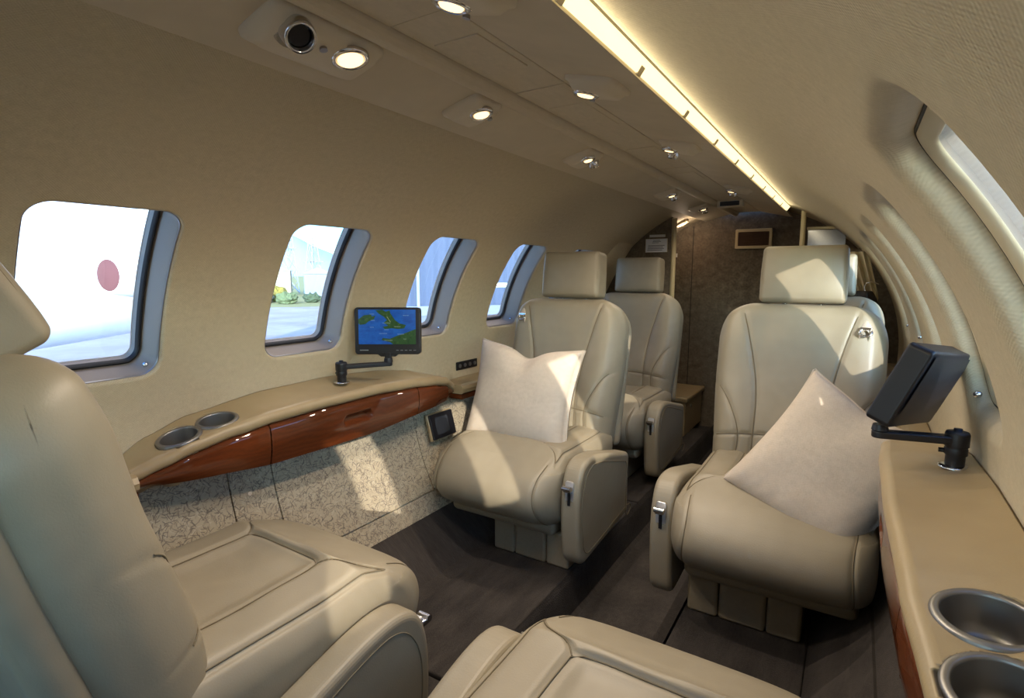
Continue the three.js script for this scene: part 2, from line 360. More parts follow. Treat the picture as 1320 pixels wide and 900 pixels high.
mesh('subfloor', join([box(0.95, 0.04, Z0 - Z1, 0.002, [0, -0.025, (Z0 + Z1) / 2]), box(0.5, 0.02, Z0 - Z1, 0.002, [-0.38, 0.088, (Z0 + Z1) / 2]), box(0.48, 0.02, Z0 - Z1, 0.002, [0.46, 0.088, (Z0 + Z1) / 2])]), M.carpet, floor);

// ceiling: two sloping side panels, a padded ridge, hatches along the middle
const ceil = struct('ceiling', 'tan padded ceiling panel with a rounded ridge and hatches', 'ceiling');
const CZ1 = -3.47, EX = 0.236, EY = 1.372, RX = 0.071, RY = 1.412;
const profile = (pts, z0, z1) => extrudeZ(pts, z0, z1);
function extrudeZ(pts, z0, z1, bevel = 0) { const g = extrude(polyShape(pts), z0 - z1, bevel); return tf(g, { p: [0, 0, z1 + bevel] }); }
mesh('side_panel', extrudeZ([[-EX, EY], [-RX - 0.012, RY - 0.002], [-RX - 0.012, RY + 0.012], [-EX, EY + 0.02]], Z0, CZ1), M.ceiling, ceil);
mesh('side_panel', extrudeZ([[EX, EY], [RX - 0.001, RY + 0.0005], [RX - 0.001, RY + 0.014], [EX - 0.002, EY + 0.012]], Z0, CZ1), M.ceiling, ceil);
{ const p = []; for (let k = 0; k <= 12; k++) { const a = PI + k / 12 * PI; p.push([-RX + 0.005 + 0.019 * Math.cos(a), RY + 0.002 + 0.02 * Math.sin(a)]); } p.push([-RX + 0.024, RY + 0.02], [-RX - 0.014, RY + 0.02]); mesh('ridge', extrudeZ(p, Z0, CZ1), M.ceiling, ceil, 'rounded padded ridge'); }
mesh('backing', extrudeZ([[-0.26, 1.425], [0.26, 1.425], [0.2, 1.434], [-0.2, 1.434]], Z0, CZ1), M.ceiling, ceil);
{ const cuts = [1.0, 0.3, -0.42, -0.63, -0.98, -1.45, -1.92, -2.3, -2.62, -2.82, -3.1, -3.46]; for (let k = 0; k + 1 < cuts.length; k++) mesh('hatch', box(0.112, 0.014, cuts[k] - cuts[k + 1] - 0.0016, 0.0015, [0.011, RY + 0.0075 + (k % 2 ? 0.0008 : 0), (cuts[k] + cuts[k + 1]) / 2], [0, 0, 0], 2), M.ceiling, ceil); }
for (const [x, z, l] of [[0.01, -0.79, 0.15], [0.01, -1.2, 0.2], [0.01, -1.68, 0.22], [0.01, -2.1, 0.16]]) mesh('mask_door', box(0.085, 0.004, l, 0.0015, [x, RY + 0.0012, z]), M.ceiling, ceil);
mesh('cove_closure', extrudeZ([[-EX, EY + 0.019], [-EX - 0.03, EY + 0.02], [-EX - 0.03, EY + 0.032], [-EX, EY + 0.03]], Z0, CZ1), M.ceiling, ceil);

// light strip along the right edge of the ceiling panel
const stripMat = std({ color: '#fff4cf', emissive: '#ffeeb8', emissiveIntensity: 1.15, roughness: 0.6 });
{
  const z0 = 1.2, z1 = -3.12, t = thing('light_strip', 'long glowing cream light strip along the right edge of the ceiling panel', 'light strip');
  mesh('diffuser', extrudeZ([[EX + 0.0015, EY + 0.004], [EX + 0.006, EY + 0.002], [EX + 0.023, EY + 0.026], [EX + 0.018, EY + 0.03]], z0, z1), stripMat, t);
  for (let z = -0.62; z > z1; z -= 0.28) mesh('clip', box(0.004, 0.016, 0.016, 0.0015, [EX + 0.008, EY + 0.006, z], [0, 0, -0.62]), M.cream, t);
  const L = 1.4; for (let k = 0; k < 3; k++) { const a = new THREE.RectAreaLight('#fff0cc', 7, L, 0.028); a.position.set(EX + 0.021, EY + 0.01, z0 - L * (k + 0.5)); a.lookAt(a.position.x + 0.8, a.position.y - 0.55, a.position.z); a.castShadow = true; t.add(a); }
}

// ---------------------------------------------------------------- ceiling lamps
const lensMat = std({ color: '#ffe8c4', emissive: '#ffd9a0', emissiveIntensity: 1.7, roughness: 0.4 });
const slope = Math.atan2(RY - EY, EX - RX);
function ceilingLamp(side, z, kind, label, power) {
  const x = side * 0.142, y = EY + (EX - Math.abs(x)) / (EX - RX) * (RY - EY);
  const t = thing('ceiling_lamp', label, 'ceiling lamp', [x, y, z], 0, kind === 'twin' ? undefined : 'lamps set in the ceiling panel');
  t.rotation.z = -side * slope;
  const len = kind === 'twin' ? 0.205 : 0.1, wid = 0.1;
  // plate with bevelled sides hanging under the panel
  const pl = gridGeo(48, 5, (u, v) => { const a = u * 2 * PI, n = 0.28, k = [0, 0.001, 0.006, 0.014, 0.03, 0.05][Math.round(v * 5)], yy = [0.002, -0.006, -0.008, -0.0185, -0.02, -0.02][Math.round(v * 5)], c = Math.cos(a), s = Math.sin(a); return [Math.sign(c) * Math.abs(c) ** n * Math.max(0.0, wid / 2 - k), yy, Math.sign(s) * Math.abs(s) ** n * Math.max(0.001, len / 2 - k)]; });
  mesh('plate', pl, M.plate, t);
  const lz = kind === 'twin' ? -0.045 : kind === 'pair' ? 0.018 : 0, lr = kind === 'twin' ? 0.02 : kind === 'pair' ? 0.0125 : 0.016, lx = -side * (kind === 'twin' ? 0.018 : 0.02);
  const ring = tf(lathe([[lr, 0.002], [lr + 0.001, -0.005], [lr + 0.005, -0.008], [lr + 0.009, -0.005], [lr + 0.0095, 0]], 32), { p: [lx, -0.0155, lz] });
  mesh('bezel', ring, M.chrome, t, 'chrome bezel ring');
  mesh('lens', cyl(lr, lr * 0.9, 0.003, [lx, -0.022, lz]), lensMat, t, 'glowing lens');
  if (kind === 'twin') {
    mesh('air_outlet', tf(lathe([[0.0, -0.012], [0.015, -0.012], [0.017, -0.034], [0.021, -0.036], [0.023, -0.03], [0.0235, -0.012], [0.03, -0.006], [0.031, 0.002]], 36), { p: [lx, -0.005, 0.055], r: [-0.15, 0, 0.55] }), M.chrome, t, 'chrome swivelling air outlet');
    mesh('outlet_mouth', tf(cyl(0.0145, 0.0145, 0.004, [0, -0.026, 0]), { p: [lx, -0.005, 0.055], r: [-0.15, 0, 0.55] }), M.black, t);
    mesh('button', cyl(0.005, 0.006, 0.006, [lx, -0.021, 0.006]), M.steel, t);
  } else if (kind === 'pair') mesh('air_outlet', tf(lathe([[0, -0.012], [0.008, -0.012], [0.01, -0.018], [0.014, -0.016], [0.017, -0.004], [0.017, 0]], 24), { p: [lx, -0.017, -0.02] }), M.chrome, t, 'chrome air outlet');
  else mesh('button', cyl(0.0045, 0.0055, 0.006, [lx, -0.021, -0.031]), M.steel, t);
  const l = new THREE.SpotLight('#ffecd6', power, 0, 1.4, 0.8, 2); l.position.set(lx, -0.029, lz); l.target.position.set(lx, -1, lz); l.castShadow = true; l.shadow.radius = 0.7; t.add(l, l.target);
  return t;
}
const lampNear = ['small square ceiling lamp plate', 'ceiling lamp plate'];
ceilingLamp(-1, -0.575, 'twin', 'long ceiling plate with a chrome air outlet and a lit lamp', 0.60);
ceilingLamp(-1, -0.965, 'one', 'square ceiling lamp plate with a lit lens beside a small button, left of the ridge', 0.60);
ceilingLamp(-1, -1.515, 'pair', 'ceiling lamp plate with chrome air outlet, left of the ridge beyond the lit square plate', 0.60);
ceilingLamp(-1, -2.36, 'pair', 'small ceiling lamp plate left of the ridge, ahead of the one next to the partition', 0.38);
ceilingLamp(-1, -2.92, 'pair', 'small ceiling lamp plate left of the ridge, next to the partition', 0.27);
ceilingLamp(1, -0.57, 'one', 'square ceiling lamp plate opposite the long twin plate, by the light strip', 0.60);
ceilingLamp(1, -0.965, 'one', 'square lit ceiling lamp plate between the hatches and the light strip', 0.60);
ceilingLamp(1, -1.515, 'pair', 'ceiling lamp plate with chrome air outlet beside the light strip', 0.60);
ceilingLamp(1, -2.36, 'pair', 'small dark ceiling lamp plate beside the light strip, near the black air slot', 0.38);

// ---------------------------------------------------------------- seats
// local frame: the sitter looks along +z, y = 0 on the deck
const SW = 0.226;
const backSeams = [[[-0.155, 0.80], [-0.13, 0.71], [-0.1, 0.56], [-0.095, 0.41], [-0.1, 0.3]], [[-0.24, 0.575], [-0.195, 0.54], [-0.155, 0.47], [-0.137, 0.41], [-0.145, 0.3]], [[-0.24, 0.392], [-0.137, 0.41], [-0.06, 0.417], [0, 0.419]]].flatMap((l) => [l, l.map(([x, y]) => [-x, y])]).map((l) => fineLine(l, 30));
const BH = [0.232, 0.275, 0.06], BY = 0.555, TILT = 0.235;
function backDeform(p) {
  // p in the back's own frame, y measured from its middle
  const y = p.y + BY, top = clamp((p.y - BH[1] + 0.12) / 0.12, 0, 1);
  const wf = (0.6 + 0.4 * Math.sqrt(1 - top * top * 0.97)) * (1 - 0.06 * smooth(0.05, -0.25, p.y)) ;
  const x = p.x * wf;
  let z = p.z;
  if (p.z > 0) {
    const e = 1 - Math.pow(Math.abs(p.x) / BH[0], 4);
    z += 0.016 * Math.max(0, e) * (1 - 0.5 * top) + 0.014 * smooth(0.08, 0.17, Math.abs(x)) * (1 - smooth(0.19, 0.232, Math.abs(x))) + 0.016 * Math.exp(-(((y - 0.43) / 0.1) ** 2)) * Math.max(0, e);
    z += 0.0035 * noise.noise(x * 11, y * 9, 3.1);
    let g = 0; for (const l of backSeams) { const d = segDist(x, y, l); if (d < 0.02) g = Math.max(g, Math.exp(-((d / 0.0055) ** 2))); }
    z -= 0.005 * g;
  } else z += 0.02 * top;
  return V3(x, p.y, z);
}
const tilted = (g) => tf(g, { p: [0, BY, -0.268], r: [-TILT, 0, 0] });
const backGeo = tilted(puff(BH, 0.048, 0.006, backDeform));
function seamTubes(lines, pt, r = 0.0013) { return lines.map((l) => tube(l.map(([a, b]) => pt(a, b)), r, l.length, 5)); }
const seams = (list, parent) => { for (const g of list) mesh('seam', g, M.leatherSeam, parent); };
const backSeamGeo = seamTubes(backSeams.map((l) => l.filter(([x, y]) => Math.abs(x) < 0.21 && y < 0.79)), (x, y) => {
  const py = y - BY, top = clamp((py - BH[1] + 0.12) / 0.12, 0, 1), wf = (0.6 + 0.4 * Math.sqrt(1 - top * top * 0.97)) * (1 - 0.06 * smooth(0.05, -0.25, py)), p = puffPoint(V3(clamp(x / wf, -BH[0], BH[0]), py, BH[2]), BH, 0.048, backDeform, 2, 1); p.z += 0.0025; return p;
}).map(tilted);
// cushion
const CH = [SW, 0.112, 0.27], CYM = 0.258, CZM = 0.028, CR = 0.052;
const cushTop = [[[-0.112, -0.27], [-0.112, 0.07], [-0.107, 0.09], [0, 0.096], [0.107, 0.09], [0.112, 0.07], [0.112, -0.27]], ...[-1, 1].map((s) => [[s * 0.11, 0.085], [s * 0.135, 0.14], [s * 0.175, 0.195], [s * 0.205, 0.235]]), ...[-1, 1].map((s) => [[s * 0.2, -0.26], [s * 0.2, 0], [s * 0.2, 0.15], [s * 0.205, 0.235]])].map((l) => fineLine(l, 40));
const cushFront = [[[0.19, 0.12], [0.178, 0.06], [0.18, 0], [0.19, -0.06], [0.198, -0.12]]].flatMap((l) => [l, l.map(([x, y]) => [-x, y])]).map((l) => fineLine(l, 24));
function cushDeform(p, n) {
  let { x, y, z } = p;
  const f = smooth(0.02, 0.27, z), e = Math.max(0, 1 - (Math.abs(x) / SW) ** 4), xs = x;
  if (n.y > 0.3) {
    const c = (1 - smooth(0.075, 0.125, Math.abs(x))) * (1 - smooth(0.06, 0.12, z));
    y += n.y * (0.014 * e - 0.012 * c + 0.01 * smooth(0.02, 0.16, z) * e - 0.02 * smooth(0.1, 0.27, z) ** 2 + 0.003 * noise.noise(x * 12, z * 10, 1.7));
    let g = 0; for (const l of cushTop) { const d = segDist(xs, z, l); if (d < 0.02) g = Math.max(g, Math.exp(-((d / 0.0055) ** 2))); }
    y -= 0.0055 * g * n.y;
  }
  if (n.z > 0.3) {
    z += n.z * 0.02 * e * (1 - (y / 0.112) ** 2);
    let g = 0; for (const l of cushFront) { const d = segDist(xs, y, l); if (d < 0.02) g = Math.max(g, Math.exp(-((d / 0.0055) ** 2))); }
    z -= 0.005 * g * n.z;
  }
  z -= (0.085 * (y / 0.112) ** 2 + 0.02 * (Math.abs(x) / SW) ** 6) * smooth(0.06, 0.27, z);
  x *= 1 - 0.03 * smooth(0, -0.112, y);
  return V3(x, y, z);
}
const cushGeo = tf(puff(CH, CR, 0.006, cushDeform, 12), { p: [0, CYM, CZM] });
const cushSeamGeo = [
  ...seamTubes(cushTop.map((l) => l.filter(([x, z]) => z > -0.24)), (x, z) => { const p = puffPoint(V3(x, CH[1], z), CH, CR, cushDeform, 1, 1); p.y += 0.002; return p; }),
  ...seamTubes(cushFront, (x, y) => { const p = puffPoint(V3(x, y, CH[2]), CH, CR, cushDeform, 2, 1); p.z += 0.002; return p; }),
].map((g) => tf(g, { p: [0, CYM, CZM] }));
// headrest
const HH = [0.12, 0.088, 0.042];
const headGeo = tf(puff(HH, 0.016, 0.008, (p) => V3(p.x * (1 - 0.03 * smooth(0, 0.088, p.y)), p.y, p.z + (p.z > 0 ? 0.014 * (1 - (p.x / 0.12) ** 4) * (1 - (p.y / 0.088) ** 4) : -0.004))), { p: [0, 0.918, -0.33], r: [-0.1, 0, 0] });
const headSeam = [-1, 1].map((s) => tf(tube([[s * 0.112, -0.078, 0.036], [s * 0.1135, 0, 0.0405], [s * 0.109, 0.078, 0.036]], 0.0012, 16, 5), { p: [0, 0.918, -0.33], r: [-0.1, 0, 0] }));
// arm box: profile in (z, y)
const armPts = (o) => { const s = new THREE.Shape(); s.moveTo(-0.2 + o, 0.075 + o); s.lineTo(0.16 - o, 0.045 + o); s.quadraticCurveTo(0.205 - o, 0.045 + o, 0.21 - o, 0.1 + o); s.bezierCurveTo(0.226 - o, 0.22, 0.225 - o, 0.3 - o, 0.19 - o, 0.345 - o); s.bezierCurveTo(0.16 - o, 0.378 - o, 0.1, 0.372 - o, 0.03, 0.355 - o); s.lineTo(-0.185 + o, 0.3 - o); s.quadraticCurveTo(-0.2 + o, 0.295 - o, -0.2 + o, 0.27 - o); s.closePath(); return s; };
const AT = 0.062;
const armGeo = tf(extrude(armPts(0), AT, 0.014, 5), { r: [0, -PI / 2, 0] });   // thickness along -x .. shape x -> z
armGeo.computeBoundingBox();
const armSeamPts = armPts(0.026).getPoints(14).map((p) => V3(0, p.y, p.x));
function makeSeat(name, label, x, z, turn, armSide, beltSide, opts = {}) {
  const t = thing(name, label, 'seat', [x, 0.132, z], turn, opts.group);
  const bo = opts.baseX ?? 0;
  for (const [dx, bw] of [[-0.1, 0.08], [0, 0.116], [0.1, 0.08]]) mesh('base_panel', box(bw, 0.12, 0.36, 0.01, [bo + dx, 0.06, -0.02]), M.leather, t);
  mesh('seat_pan', box(0.4, 0.05, 0.44, 0.02, [0, 0.142, -0.02]), M.leather, t);
  const c = mesh('cushion', cushGeo, M.leather, t); seams(cushSeamGeo, c);
  const k = mesh('backrest', backGeo, M.leather, t); seams(backSeamGeo, k);
  mesh('back_shell', tilted(puff([0.224, 0.262, 0.025], 0.024, 0.03, (p) => { const top = clamp((p.y - 0.262 + 0.11) / 0.11, 0, 1); return V3(p.x * (0.6 + 0.4 * Math.sqrt(1 - top * top * 0.97)), p.y, p.z - 0.062); })), M.leather, t);
  if (!opts.noHead) {
    const h = mesh('headrest', headGeo, M.leather, t); seams(headSeam, h);
    mesh('headrest_cover', box(0.2, 0.15, 0.03, 0.012, [0, 0.918, -0.378], [-0.1, 0, 0]), M.leather, t);
    for (const s of [-1, 1]) mesh('headrest_post', cyl(0.006, 0.006, 0.12, [s * 0.05, 0.83, -0.335], [-0.1, 0, 0], 12), M.chrome, t);
  }
  if (opts.headForward) for (const c of t.children) if (/headrest/.test(c.name)) c.applyMatrix4(new THREE.Matrix4().makeTranslation(0, 0.84, -0.3 + opts.headForward).multiply(new THREE.Matrix4().makeRotationX(-0.4)).multiply(new THREE.Matrix4().makeTranslation(0, -0.84, 0.3)));
  if (opts.recline) {   // swing the back parts about the hinge
    const hinge = V3(0, 0.3, -0.2), m = new THREE.Matrix4().makeTranslation(hinge.x, hinge.y, hinge.z).multiply(new THREE.Matrix4().makeRotationX(-opts.recline)).multiply(new THREE.Matrix4().makeTranslation(-hinge.x, -hinge.y, -hinge.z));
    for (const c of t.children) if (/back|head/.test(c.name)) c.applyMatrix4(m);
  }
  if (armSide) {
    const ax = armSide * (SW + 0.002 + AT / 2), ad = opts.armDrop ?? 0;
    const a = mesh('armrest', armGeo.clone().translate(ax + AT / 2 - 0.014, -ad, 0), M.leather, t);
    mesh('seam', tube(armSeamPts.map((p) => V3(ax + armSide * (AT / 2 + 0.0002), p.y - ad, p.z)), 0.0014, 120, 5, true), M.leatherSeam, a);
    // chrome latch on the front face
    const l = mesh('latch_plate', tf(extrude(roundRect(0.028, 0.085, 0.007), 0.006, 0.0015), { p: [ax, 0.275 - ad, 0.214] }), M.latch, t, 'chrome latch plate');
    mesh('slot', box(0.009, 0.048, 0.002, 0.001, [ax, 0.268 - ad, 0.2213]), M.black, l);
    mesh('lever', join([box(0.024, 0.014, 0.022, 0.004, [ax, 0.297 - ad, 0.229]), cyl(0.0075, 0.0075, 0.026, [ax, 0.302 - ad, 0.238], [0, 0, PI / 2], 16)]), M.chrome, l);
  }
  if (beltSide) {
    const bx = beltSide * 0.172;
    const path = [[0.215, -0.09], [0.262, -0.075], [0.281, -0.045], [0.284, -0.01], [0.276, 0.03], [0.258, 0.062], [0.235, 0.079], [0.212, 0.087]];
    const cv = new THREE.CatmullRomCurve3(path.map(([y, z]) => V3(0, y - 0.016, z + 0.004)));
    mesh('belt_strap', tilted(mergeGeometries([0, 0.003].map((o) => gridGeo(6, 24, (u, v) => { const q = cv.getPoint(v), xx = bx + (u - 0.5) * lerp(0.046, 0.03, v); return [xx, q.y - 0.12 * Math.abs(u - 0.5) ** 2 - o, q.z]; })))), M.pillow, t, 'pale shoulder belt strap');
    const tor = new THREE.TorusGeometry(0.012, 0.003, 10, 26); mesh('belt_buckle', tilted(join([tf(tor, { s: [1.2, 0.95, 1], p: [bx, 0.186, 0.093], r: [-0.3, 0, 0] }), box(0.03, 0.008, 0.006, 0.002, [bx, 0.197, 0.09])])), M.chrome, t, 'chrome belt buckle');
  }
  // lap belt tongue beside the cushion is hidden under the pads
  return t;
}
makeSeat('cabin_seat', 'beige leather cabin seat holding the upright pillow, beside the wooden console', -0.365, -1.6, 0, 1, -1, { baseX: 0.09 });
makeSeat('cabin_seat', 'beige leather cabin seat holding the tilted pillow, behind the back of the black monitor', 0.425, -1.6, 0, -1, 1, { baseX: -0.055 });
makeSeat('cabin_seat', 'beige leather cabin seat standing next to the partition with the post and placards', -0.39, -2.43, 0, 1, 0);
makeSeat('cabin_seat', 'beige leather cabin seat mostly hidden behind the seat with the tilted pillow', 0.445, -2.43, 0, -1, 0);
makeSeat('cabin_seat', 'beige leather cabin seat facing aft, its sunlit cushion in front of the console end', -0.365, -0.505, PI, -1, 0, { baseX: -0.09, armDrop: 0.048, headForward: 0.035 });
makeSeat('cabin_seat', 'beige leather cabin seat facing aft beside the console with steel cup holders', 0.37, -0.535, PI, 1, 0, { armDrop: 0.03, noHead: true, recline: 0.95 });

// ---------------------------------------------------------------- pillows
function pillow(label, size, hgt, thick, ear, chop, pos, rot) {
  const n = 56, f = (sgn) => gridGeo(n, n, (a, b) => {
    const u = a * 2 - 1, v = b * 2 - 1, k = 1 - ear * (1 - u * u) * Math.abs(v) ** 1.5, q = 1 - ear * (1 - v * v) * Math.abs(u) ** 1.5;
    let x = u * size / 2 * q, y = v * hgt / 2 * k;
    const c = chop * Math.exp(-((u / 0.28) ** 2)) * smooth(0.1, 1, v); y -= c * hgt * 0.5;
    const prof = Math.pow(Math.max(0, (1 - u ** 4) * (1 - v ** 4)), 0.42) * (1 - 0.18 * (u * u + v * v) / 2);
    let z = sgn * thick / 2 * prof * (1 - c * 1.6);
    z += sgn * prof * (0.007 * noise.noise(u * 1.6 + label.length, v * 1.6, sgn) + 0.0028 * noise.noise(u * 5 + v * 2, v * 2.5 - u * 4, 4 + sgn) * smooth(0.35, 0.9, Math.max(Math.abs(u), Math.abs(v))));
    return [x, y, z, x, y];
  });
  const t = thing('pillow', label, 'pillow', pos);
  t.rotation.set(...rot, 'YXZ');
  const g = mergeGeometries([f(1), f(-1)]);
  mesh('cover', weld(g), M.pillow, t);
  const e = (a, b) => { const u = a, v = b, k = 1 - ear * (1 - u * u) * Math.abs(v) ** 1.5, q = 1 - ear * (1 - v * v) * Math.abs(u) ** 1.5, c = chop * Math.exp(-((u / 0.28) ** 2)) * smooth(0.1, 1, v); return V3(u * size / 2 * q, v * hgt / 2 * k - c * hgt * 0.5, 0); };
  const pts = []; for (let k = 0; k < 24; k++) pts.push(e(-1 + k / 12, -1)); for (let k = 0; k < 24; k++) pts.push(e(1, -1 + k / 12)); for (let k = 0; k < 24; k++) pts.push(e(1 - k / 12, 1)); for (let k = 0; k < 24; k++) pts.push(e(-1, 1 - k / 12));
  mesh('edge_seam', tube(pts, 0.0022, 200, 6, true), M.pillow, t);
}
pillow('pale beige pillow standing upright with a dented top edge', 0.4, 0.375, 0.14, 0.11, 0.17, [-0.385, 0.632, -1.575], [-0.3, 0.08, -0.05]);
pillow('pale beige pillow leaning tilted on one corner', 0.335, 0.375, 0.15, 0.1, 0.05, [0.535, 0.588, -1.475], [-0.42, -0.12, -0.5]);

// ---------------------------------------------------------------- side ledges and consoles
const interp = (tab, x) => { if (x >= tab[0][0]) return tab[0][1]; for (let k = 0; k + 1 < tab.length; k++) if (x <= tab[k][0] && x >= tab[k + 1][0]) { const t = (tab[k][0] - x) / (tab[k][0] - tab[k + 1][0]); return lerp(tab[k][1], tab[k + 1][1], t * t * (3 - 2 * t) * 0.35 + t * 0.65); } return tab[tab.length - 1][1]; };
const wallX = (y, d = -0.002) => Math.sqrt((R + d) ** 2 - (y - YC) ** 2);
function ledge(side, z0, z1, label, xi = 0.64) {
  const t = thing('side_ledge', label, 'ledge');
  const top = 0.645, pts = [[side * 0.757, top], [side * (xi + 0.02), top], [side * (xi + 0.007), top - 0.004], [side * xi, top - 0.015], [side * (xi + 0.002), top - 0.028], [side * (xi + 0.01), top - 0.034], [side * 0.754, top - 0.034]];
  mesh('padded_top', extrudeZ(pts, z0, z1), M.console, t);
  mesh('wood_strip', extrudeZ([[side * 0.746, top - 0.036], [side * (xi + 0.009), top - 0.036], [side * (xi + 0.009), top - 0.054], [side * 0.746, top - 0.054]], z0, z1, 0.002), M.wood, t, 'glossy wood strip');
}
ledge(-1, 0.76, -0.492, 'short padded side ledge with wood strip meeting the console end by the aft-facing seat');
ledge(-1, -1.575, -3.04, 'padded side ledge with wood strip running behind the upright pillow');
ledge(1, -1.53, -3.04, 'padded side ledge running aft from the far end of the cup holder console', 0.69);
const cupR = 0.0375;
function makeConsole(side, dz, name, label) {
  const t = thing(name, label, 'console');
  const za = -0.49 + dz, zb = -1.565 + dz, sh = (tab) => tab.map(([z, y]) => [z + dz, y]);
  const crest = sh([[-0.49, 0.65], [-0.55, 0.67], [-0.604, 0.688], [-0.7, 0.706], [-0.794, 0.717], [-0.95, 0.724], [-1.129, 0.725], [-1.28, 0.718], [-1.413, 0.704], [-1.5, 0.688], [-1.565, 0.655]]);
  const atWall = sh([[-0.49, 0.652], [-0.56, 0.69], [-0.65, 0.72], [-0.842, 0.745], [-1.05, 0.75], [-1.243, 0.74], [-1.4, 0.718], [-1.5, 0.69], [-1.565, 0.657]]);
  const front = sh([[-0.49, 0.668], [-0.6, 0.645], [-0.75, 0.63], [-1.0, 0.622], [-1.25, 0.624], [-1.42, 0.634], [-1.5, 0.648], [-1.565, 0.672]]);
  const wtop = (z) => interp(crest, z) - 0.03, wbot = (z) => lerp(interp(sh([[-0.49, 0.607], [-0.65, 0.592], [-0.8, 0.58], [-1.12, 0.579], [-1.35, 0.592], [-1.5, 0.6], [-1.565, 0.615]]), z), wtop(z), 0);
  // padded top: cross-section swept along z, cups cut out by leaving the recessed liners proud
  const sec = (z, k) => { const yc = interp(crest, z), yw = Math.max(interp(atWall, z), yc + 0.001), xf = interp(front, z), xw = wallX(yw), r = 0.016;
    const P = [[xw, yw - 0.075], [xw, yw]]; const n = 56; for (let i = 1; i <= n; i++) { const q = i / n, x = lerp(xw, xf + r, q); P.push([x, lerp(yw, yc, Math.sin(q * PI / 2) ** 0.9)]); }
    for (let i = 1; i <= 8; i++) { const a = PI / 2 - i / 8 * PI; P.push([xf + r - r * Math.cos(a), yc - r + r * Math.sin(a)]); }
    P.push([xf + 0.03, yc - 2 * r], [xf + 0.035, yc - 0.07], [xw, yw - 0.075]); return P; };
  const NZ = 460, cups = side < 0 ? [-0.602, -0.69] : [-0.578, -0.672], cx = 0.699;
  const m = sec(za).length - 1, secs = Array.from({ length: NZ + 1 }, (_, k) => sec(lerp(za, zb, k / NZ))), pad = gridGeo(NZ, m, (u, v) => { const i = Math.round(u * NZ), j = Math.round(v * m), z = lerp(za, zb, i / NZ), p = secs[i][j]; let y = p[1]; if (j > 0 && j < 58) for (const c of cups) if (Math.hypot(p[0] - cx, z - c) < cupR + 0.0055) y -= 0.085; return [side * p[0], y, z, z, p[0]]; });
  const cap = (z) => { const p = sec(z), c = p.reduce((a, q) => [a[0] + q[0] / p.length, a[1] + q[1] / p.length], [0, 0]); return gridGeo(m, 1, (u, v) => { const q = p[Math.round(u * m)]; return v ? [side * c[0], c[1], z, z, c[0]] : [side * q[0], q[1], z, z, q[0]]; }); };
  mesh('padded_top', mergeGeometries([pad, cap(za), cap(zb)]), M.console, t, 'padded tan leather top');
  // glossy wood fronts, the middle one with a sunk finger pull
  const cuts = [za, -0.785 + dz, -1.325 + dz, zb];
  for (let k = 0; k < 3; k++) {
    const z0 = cuts[k] - (k ? 0.0015 : 0), z1 = cuts[k + 1] + (k < 2 ? 0.0015 : 0), nz = Math.ceil((z0 - z1) / 0.005);
    const f = (inner) => gridGeo(nz, 24, (u, v) => {
      const z = lerp(z0, z1, u), y = lerp(wbot(z), wtop(z) + 0.002, v), bulge = 0.006 * Math.sin(clamp(v * 2, 0, 1) * PI / 2) - 0.009 * smooth(0.78, 1, v) ** 2;
      let x = interp(front, z) + 0.014 - bulge - 0.004 * Math.sin(v * PI);
      if (k === 1) { const dzp = Math.abs(z - (-1.06 + dz)), dy = Math.abs(y - (interp(crest, z) - 0.083)); const q = Math.max(dzp - 0.04, 0) ** 2 + Math.max(dy - 0.002, 0) ** 2; x += 0.016 * (1 - smooth(0.007, 0.012, Math.sqrt(q))); }
      return [side * (x + (inner ? 0.018 : 0)), y, z, z, y];
    });
    const under = gridGeo(nz, 1, (u, v) => { const z = lerp(z0, z1, u), x = interp(front, z) + 0.014; return [side * lerp(x, wallX(wbot(z)), v), wbot(z), z, z, v * 0.1]; });
    const sideFace = (z) => gridGeo(1, 6, (u, v) => { const y = lerp(wbot(z), wtop(z), v), x = interp(front, z) + 0.012; return [side * lerp(x, x + 0.03, u), y, z, u * 0.1, y]; });
    mesh(k === 1 ? 'wood_drawer' : 'wood_front', mergeGeometries([f(0), under, sideFace(z0 - 0.0005), sideFace(z1 + 0.0005)]), M.wood, t, 'glossy reddish-brown wood front');
  }
  // round steel cup holders sunk in the padded top
  for (const z of cups) {
    const xc = cx, yw = interp(atWall, z), yc = interp(crest, z), xf = interp(front, z) + 0.016, y = lerp(yw, yc, Math.sin((wallX(yw) - xc) / (wallX(yw) - xf) * PI / 2) ** 0.9);
    const slopeX = Math.atan2(yw - yc, wallX(yw) - xf) * 0.5, slopeZ = Math.atan2(interp(crest, z + 0.03) - interp(crest, z - 0.03), 0.06);
    const c = mesh('cup_holder', tf(lathe([[0, -0.045], [cupR - 0.012, -0.045], [cupR - 0.005, -0.04], [cupR - 0.002, -0.03], [cupR, -0.002], [cupR + 0.001, 0.001], [cupR + 0.003, 0.002], [cupR + 0.007, 0.0015], [cupR + 0.0098, -0.001], [cupR + 0.0105, -0.01]], 56), { p: [side * xc, y + 0.001, z], r: [-slopeZ, 0, side * slopeX] }), M.cup, t, 'round steel cup holder');
  }
  return t;
}
makeConsole(-1, 0, 'side_console', 'arched wooden console with tan padded top under the left-hand windows');
makeConsole(1, 0.05,  'side_console', 'arched console with tan padded top and steel cup holders along the right-hand wall');

